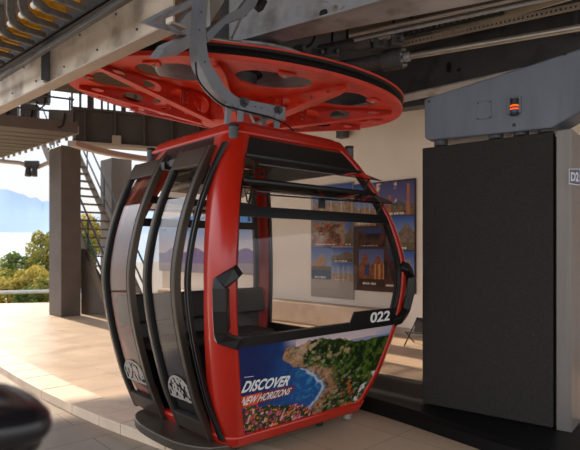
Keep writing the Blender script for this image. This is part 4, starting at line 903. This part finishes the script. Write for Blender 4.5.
# ================================================================== arm housing, panel, post, plinth on the right
PA = Vector((1.2, 4.86, 0)); PB = Vector((2.05, 4.17, 0)); pdv = (PB-PA).normalized(); pn = Vector((pdv.y, -pdv.x, 0)); pn = pn if pn.y < 0 else -pn; PL = (PB-PA).length
def on_p(px, py, o=0.0):
    U = (px-CX)/F; q = PA+pn*o; t = (U*q.y-q.x)/(pdv.x-U*pdv.y); Y = q.y+pdv.y*t; return q+pdv*t+Vector((0, 0, EYE+(HY-py)/F*Y))
pp = thing('dark_panel', 'tall charcoal fabric panel standing on the black plinth', 'panel', PA+Vector((0, 0, .21)))
mb = MB(); mb.prism([PA+Vector((0, 0, .21)), PB+Vector((0, 0, .21)), PB-pn*.09+Vector((0, 0, .21)), PA-pn*.09+Vector((0, 0, .21))], (0, 0, 2.315)); new('fabric_face', mb, 'panel', pp, bevel=.01)
mb = MB(); mb.prism([PA-pn*.09+pdv*.02+Vector((0, 0, .21)), PB-pn*.09+pdv*.016+Vector((0, 0, .21)), PB-pn*.13+pdv*.016+Vector((0, 0, .21)), PA-pn*.13+pdv*.02+Vector((0, 0, .21))], (0, 0, 2.29)); new('backing', mb, 'dsteel', pp)
for px, py in ((422.5 + 21, 321), (533, 335)):
    p = on_p(px, py); new('fixing_stud', MB().tube([p, p+pn*.006], .007, 8), 'black', pp)
q0 = PB+pdv*.022; PW, PD = .108, .55
po = thing('steel_post', 'brushed grey steel post marked D2 beside the charcoal panel', 'post', q0+Vector((0, 0, .2)))
mb = MB(); mb.prism([q0+Vector((0, 0, .2)), q0+pdv*PW+Vector((0, 0, .2)), q0+pdv*PW-pn*PD+Vector((0, 0, .2)), q0-pn*PD+Vector((0, 0, .2))], (0, 0, 2.33)); new('post_body', mb, 'post', po, bevel=.006)
# D2 label on the side face
S0 = q0+pdv*PW
def on_s(px, py, o=.0):
    U = (px-CX)/F; q = S0+pdv*o; d = -pn; t = (U*q.y-q.x)/(d.x-U*d.y); Y = q.y+d.y*t; return q+d*t+Vector((0, 0, EYE+(HY-py)/F*Y))
def quad_map(c, o): return lambda u, v: (on_s(*c[0], o)*(1-u)+on_s(*c[1], o)*u)*(1-v)+(on_s(*c[3], o)*(1-u)+on_s(*c[2], o)*u)*v
cq = [(569.9, 183), (579.8, 184.5), (579.8, 169.5), (569.9, 169.5)]
def plate(name, c, m, parent, o=.004):
    f = quad_map(c, o); mb = MB(); mb.prism([f(0, 0), f(1, 0), f(1, 1), f(0, 1)], -pdv*.003); return new(name, mb, m, parent)
wp = plate('label_border', [(569.4, 184), (580.4, 185.5), (580.4, 168.7), (569.4, 168.7)], 'white', po, .003); lb = plate('label', cq, 'label_blue', po, .005)
lettering('label_lettering', 'D2', quad_map([(570.8, 181), (578.8, 181.8), (578.8, 172), (570.8, 172)], .0065), 'white', lb, .045)
# arm housing
ah = thing('arm_housing', 'tapering grey steel arm housing with a beacon, above the charcoal panel', 'housing', on_p(424, 140, .04))
fo = .04
poly = [(424, 100), (428, 97.5), (500, 74.5), (580, 48.5), (640, 29), (640, 88), (580, 112), (551.5, 128), (500, 133.5), (428, 140.5), (424.5, 137.5)]
fr = [on_p(x, y, fo) for x, y in poly]; mb = MB(); mb.prism(fr, -pn*.30); new('casing', mb, 'housing', ah, bevel=.012)
def pq(name, x0, y0, x1, y1, o, th, m, parent, bev=.003, sk=0):
    c = [on_p(x0, y1, fo+o), on_p(x1, y1-sk, fo+o), on_p(x1, y0-sk, fo+o), on_p(x0, y0, fo+o)]; mb = MB(); mb.prism(c, pn*th); return new(name, mb, m, parent, bevel=bev)
ap = pq('access_plate', 476.5, 102, 491.5, 120, .0, .006, 'housing', ah, .003, 1.8)
for x, y in ((478, 103.5), (490, 102), (478, 118.5), (490, 117)): p = on_p(x, y, fo+.006); new('screw', MB().tube([p, p+pn*.004], .006, 8), 'black', ap)
bf = pq('beacon_frame', 507, 97.5, 521.5, 115, .0, .012, 'housing', ah, .004, 2)
bc = pq('beacon_window', 510, 98.5, 518.5, 115, .012, .006, 'black', bf, .003, 1)
pbm = on_p(514.3, 107, fo+.02)
bt = new('beacon_tube', MB().tube([pbm+Vector((0, 0, -.066)), pbm+Vector((0, 0, .066))], .03, 18), 'black', bf, smooth=40)
def bandz(z0, z1, m, nm): return new(nm, MB().tube([pbm+Vector((0, 0, z0)), pbm+Vector((0, 0, z1))], .0312, 18), m, bt, smooth=40)
bandz(.0, .014, 'amber', 'amber_light'); bandz(-.024, -.012, 'amber', 'amber_light'); bandz(-.045, -.030, 'bluelamp', 'blue_light')
for x, y, r in ((429, 101.5, .010), (514, 125, .014), (565, 54, .012)): p = on_p(x, y, fo); new('screw', MB().tube([p, p+pn*.006], r, 10), 'black', ah)
# rubber buffers between housing and panel
for i, (x, y, lab) in enumerate(((441, 143, 'leftmost grey rubber buffer between housing and panel'), (496, 137, 'middle rubber buffer under the access plate of the housing'), (521, 134.5, 'rubber buffer under the beacon of the housing'), (546, 131, 'rubber buffer above the edge of the charcoal panel by the post'))):
    p = on_p(x, y, -.04); tag(new('rubber_buffer', MB().tube([Vector((p.x, p.y, 2.527)), Vector((p.x, p.y, on_p(x, y-4, -.04).z+.03))], .06, 20), 'dsteel', origin=(p.x, p.y, 2.527), bevel=.008, smooth=40), lab, 'buffer', 'rubber buffers on the panel')
# plinth: curved black kerb
fr_ = [(-.1, 5.75), (.25, 5.43), (.66, 5.10), (.98, 4.72), (1.30, 4.28), (1.62, 3.86), (2.1, 3.45), (2.9, 3.0)]
top = [(a[0], a[1]) for a in smooth_poly(fr_, 4)]
mb = MB(); outp = []
for i, p in enumerate(top):
    a, b = Vector(top[max(i-1, 0)]), Vector(top[min(i+1, len(top)-1)]); t = (b-a).normalized(); outp.append((Vector(p), Vector((-t.y, t.x))))
wid = .95
n = len(outp); vs = []
for p, nn in outp:
    q = p+nn*wid; i_ = p+nn*.05
    vs += [(p.x, p.y, FL), (p.x, p.y, .17), (i_.x, i_.y, .205), (q.x, q.y, .205), (q.x, q.y, FL)]
mb.add(vs, [(i*5+j, i*5+j+1, i*5+6+j, i*5+5+j) for i in range(n-1) for j in range(4)]+[(0, 1, 2, 3, 4), (5*n-1, 5*n-2, 5*n-3, 5*n-4, 5*n-5)])
tag(new('plinth', mb, 'plinth', origin=(.66, 5.1, FL), smooth=30), 'low black curved plinth carrying the charcoal panel and steel post', 'plinth')
# folding chair by the wall
fc = at_z(420, 346, FL); ch = thing('folding_chair', 'small black sling chair beside the cream wall, half hidden by the charcoal panel', 'chair', fc)
def lc(x, y, z): return fc+Matrix.Rotation(R_(-35), 3, 'Z')@Vector((x, y, z*.68))
mb = MB(); mb.prism([lc(-.20, -.10, .30), lc(.22, -.10, .30), lc(.22, .22, .24), lc(-.20, .22, .24)], (0, 0, .015)); new('seat', mb, 'chairblk', ch)
mb = MB(); mb.prism([lc(-.2, .22, .24), lc(.22, .22, .24), lc(.24, .40, .58), lc(-.22, .40, .58)], lc(0, .015, 0)-fc); new('backrest', mb, 'chairblk', ch)
for x in (-.2, .22):
    new('leg', MB().tube([lc(x, -.16, 0), lc(x, .40, .58)], .011, 8), 'black', ch); new('leg', MB().tube([lc(x, .26, 0), lc(x, -.10, .32)], .011, 8), 'black', ch)
# foreground padded seat
fs = Vector((-.56, .78, 0)); ps = thing('padded_seat', 'blurred black padded seat poking in at the lower corner', 'seat', fs)
c = at(12, 404, .78); mb = MB(); nu, nv = 28, 14
def seatf(u, v):
    a = u*2*PI; b = (v-.5)*PI; ex = .115 if math.cos(a) > 0 else .2
    return c+Vector((ex*math.copysign(abs(math.cos(a))**.9, math.cos(a))*math.cos(b)-.06, .12*math.sin(a)*math.cos(b)*(1-.45*max(0, math.cos(a))), .040*math.copysign(abs(math.sin(b))**.8, math.sin(b))-.02-.012*math.cos(a)))
mb.grid(seatf, nu, nv); M['glossblack'] = mat('glossy_black_vinyl', rgb(26, 26, 30), .22, var=.1, coat=.3); new('cushion', mb, 'glossblack', ps, smooth='all')
new('seat_post', MB().tube([c+Vector((.005, .02, -.04)), Vector((c.x-.02, c.y+.02, 0))], .02, 16), 'black', ps)
new('bracket', MB().prism([c+Vector((-.25, -.02, -.03)), c+Vector((.045, -.02, -.03)), c+Vector((.03, -.02, -.075)), c+Vector((-.25, -.02, -.11))], (0, .05, 0)), 'black', ps, bevel=.01)
# terrace railing
r0 = Vector((-12.5, 15.9, .24)); r1 = Vector((-6.3, 16.3, .36)); tr = thing('terrace_railing', 'low silver tube railing at the terrace edge before the trees', 'railing', Vector((-9, 16.1, -.5)))
new('top_tube', MB().tube([r0, r1], .06, 14), 'zinc', tr, smooth=40)
for f in (.1, .3, .97): p = r0.lerp(r1, f); new('rail_post', MB().tube([p, p-Vector((0, 0, 1.2))], .03, 10), 'zinc', tr)
# ================================================================== outside
mb = MB(); rr = random.Random(3)
def hill(u, v):
    x = -60+80*u; y = 15.2+70*v; z = -1.2-11*v-.5*math.sin(x*.4)*v*4-max(0, -x-14)*.10
    return Vector((x, y, z))
mb.grid(hill, 40, 30); struct('hillside', mb, 'ground', 'scrubby green hillside falling away below the terrace', smooth='all')
def leafmat(name, c1, c2):
    m, nt, N, Lk = nodes_of(name); out = N.new('ShaderNodeOutputMaterial'); d = N.new('ShaderNodeBsdfDiffuse'); t = N.new('ShaderNodeBsdfTranslucent'); x = N.new('ShaderNodeMixShader'); x.inputs[0].default_value = .45
    tc = N.new('ShaderNodeTexCoord'); nz = N.new('ShaderNodeTexNoise'); nz.inputs['Scale'].default_value = 1.6; Lk.new(tc.outputs['Object'], nz.inputs['Vector'])
    mx = N.new('ShaderNodeMix'); mx.data_type = 'RGBA'; mr = N.new('ShaderNodeMapRange'); mr.inputs['From Min'].default_value = .35; mr.inputs['From Max'].default_value = .65; Lk.new(nz.outputs[0], mr.inputs[0]); Lk.new(mr.outputs[0], mx.inputs[0]); mx.inputs[6].default_value = c1; mx.inputs[7].default_value = c2
    Lk.new(mx.outputs[2], d.inputs[0]); Lk.new(mx.outputs[2], t.inputs[0]); Lk.new(d.outputs[0], x.inputs[1]); Lk.new(t.outputs[0], x.inputs[2]); Lk.new(x.outputs[0], out.inputs[0]); return m
LM = [leafmat('olive_leaves', rgb(118, 122, 62), rgb(168, 156, 86)), leafmat('yellow_leaves', rgb(150, 138, 66), rgb(190, 168, 92)), leafmat('green_leaves', rgb(88, 108, 64), rgb(132, 140, 80))]
def tree(px, py, Y, rpx, k, label, hz=1.35):
    top = at(px, py, Y); r = rpx/F*Y; ce = top-Vector((0, 0, r*hz)); rr = random.Random(px*7+int(py)); blobs = [(ce, r*.8)]
    for i in range(13):
        a = rr.uniform(0, 2*PI); e = rr.uniform(-1.2, .9); d = Vector((math.cos(a)*math.cos(e), math.sin(a)*math.cos(e), math.sin(e)*hz)); blobs.append((ce+d*r*.62, r*rr.uniform(.28, .46)))
    zb = ce.z-r*2.2; t = thing('hillside_tree', label, 'tree', (ce.x, ce.y, zb), 'trees on the slope below the terrace')
    mb = MB()
    for c, q in blobs:
        for i in range(int(520*(q/r)**1.4)+90):
            d = Vector((rr.gauss(0, 1), rr.gauss(0, 1), rr.gauss(0, 1))).normalized(); p = c+d*q*rr.uniform(.72, 1.04); s = rr.uniform(.045, .10)*(Y/22)
            n = (d+Vector((rr.uniform(-.8, .8), rr.uniform(-.8, .8), rr.uniform(-.8, .8)))).normalized(); u = n.orthogonal().normalized(); w = n.cross(u); mb.add([p-u*s, p-w*s*.5, p+u*s, p+w*s*.5], [(0, 1, 2, 3)])
    new('foliage', mb, LM[k], t)
    mb = MB(); mb.tube([(ce.x, ce.y, zb), (ce.x+.05, ce.y, ce.z-r*.6), ce], [r*.13, r*.1, r*.04], 10)
    for i in range(4): a = blobs[2+i][0]; mb.tube([(ce.x, ce.y, ce.z-r*.6), a], [r*.06, r*.02], 6)
    new('trunk', mb, 'bark', t)
for a in ((46, 223, 25, 21, 0, 'tallest olive tree on the slope, touching the thick column'), (20, 243, 26, 20, 2, 'rounded dark green tree between the lake and the tall olive tree'), (2, 256, 24, 20, 0, 'olive tree at the picture edge under the lake'), (33, 257, 21, 22, 1, 'yellowish tree in front of the tall olive tree'), (9, 270, 20, 21, 1, 'yellowish tree right behind the silver railing end'), (50, 266, 19.5, 20, 0, 'low olive tree between the railing and the thick column'), (27, 278, 19, 18, 2, 'small dark green tree just behind the railing middle'),
          (94, 207, 27, 19, 1, 'yellowish tree seen through the steel staircase'), (80, 226, 24, 18, 2, 'green tree between the thick column and the stair treads'), (118, 214, 29, 20, 0, 'olive tree behind the second column'), (-14, 262, 24, 18, 2, 'dark green tree mostly outside the picture edge')): tree(*a)
mb = MB(); mb.add([at(-420, 262, 130), at(420, 262, 130), at(420, 233, 900), at(-420, 233, 900)], [(0, 1, 2, 3)]); struct('lake', mb, 'water', 'pale blue lake below the mountain')
def ridge(px): return np.interp(px, [-500, -300, -120, -40, 0, 9, 20, 34, 45, 52, 70, 95, 130, 180, 260, 420], [205, 188, 200, 192, 189, 189.5, 194, 198, 201, 203, 209, 216, 212, 204, 214, 222])
mb = MB(); nu = 150
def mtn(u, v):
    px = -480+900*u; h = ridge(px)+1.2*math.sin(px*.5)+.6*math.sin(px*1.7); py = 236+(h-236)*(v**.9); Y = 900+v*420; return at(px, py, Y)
mb.grid(mtn, nu, 12); struct('mountain', mb, 'mount', 'mountain across the lake with distance haze painted into its blue', smooth='all')
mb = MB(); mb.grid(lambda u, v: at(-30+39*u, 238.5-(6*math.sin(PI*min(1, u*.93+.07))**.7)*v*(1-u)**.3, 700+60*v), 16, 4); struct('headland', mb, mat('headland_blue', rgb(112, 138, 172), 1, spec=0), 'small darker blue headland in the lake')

# ================================================================== light, sky, camera
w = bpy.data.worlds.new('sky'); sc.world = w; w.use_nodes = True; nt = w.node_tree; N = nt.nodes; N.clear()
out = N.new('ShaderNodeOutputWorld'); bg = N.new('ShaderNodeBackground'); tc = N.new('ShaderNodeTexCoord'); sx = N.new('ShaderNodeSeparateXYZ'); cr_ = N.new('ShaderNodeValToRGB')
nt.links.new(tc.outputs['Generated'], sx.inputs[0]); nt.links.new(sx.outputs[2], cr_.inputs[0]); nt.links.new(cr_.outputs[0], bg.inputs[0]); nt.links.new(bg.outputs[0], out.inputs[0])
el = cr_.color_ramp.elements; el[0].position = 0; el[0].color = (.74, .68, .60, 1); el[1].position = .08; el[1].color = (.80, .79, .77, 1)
for ps, c in ((.2, (.80, .86, .95, 1)), (.34, (1.5, 1.55, 1.65, 1)), (.7, (1.2, 1.4, 1.7, 1))):  # upper sky, out of view, raised in brightness to fill the interior
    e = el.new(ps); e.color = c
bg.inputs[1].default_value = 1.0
sl = bpy.data.lights.new('sun', 'SUN'); so = bpy.data.objects.new('sun', sl); COL.objects.link(so)
SEL = 20
sv = Vector((SUN.x*math.cos(R_(SEL)), SUN.y*math.cos(R_(SEL)), math.sin(R_(SEL)))); so.rotation_euler = sv.to_track_quat('Z', 'Y').to_euler(); so.location = (-8, 12, 8)
sl.energy = 7.5; sl.angle = R_(.6); sl.color = (1, .85, .67)
cd_ = bpy.data.cameras.new('camera'); co = bpy.data.objects.new('camera', cd_); COL.objects.link(co); sc.camera = co
co.location = (0, 0, EYE); co.rotation_euler = (PI/2, 0, 0); cd_.sensor_width = 36; cd_.lens = 36*F/580; cd_.shift_y = 25/580; cd_.clip_end = 6000; cd_.clip_start = .05
cd_.dof.use_dof = True; cd_.dof.focus_distance = 4.0; cd_.dof.aperture_fstop = 3.2
sc.view_settings.view_transform = 'Standard'; sc.view_settings.look = 'None'; sc.view_settings.gamma = 1; sc.view_settings.use_curve_mapping = False
sc.view_settings.exposure = 0.3
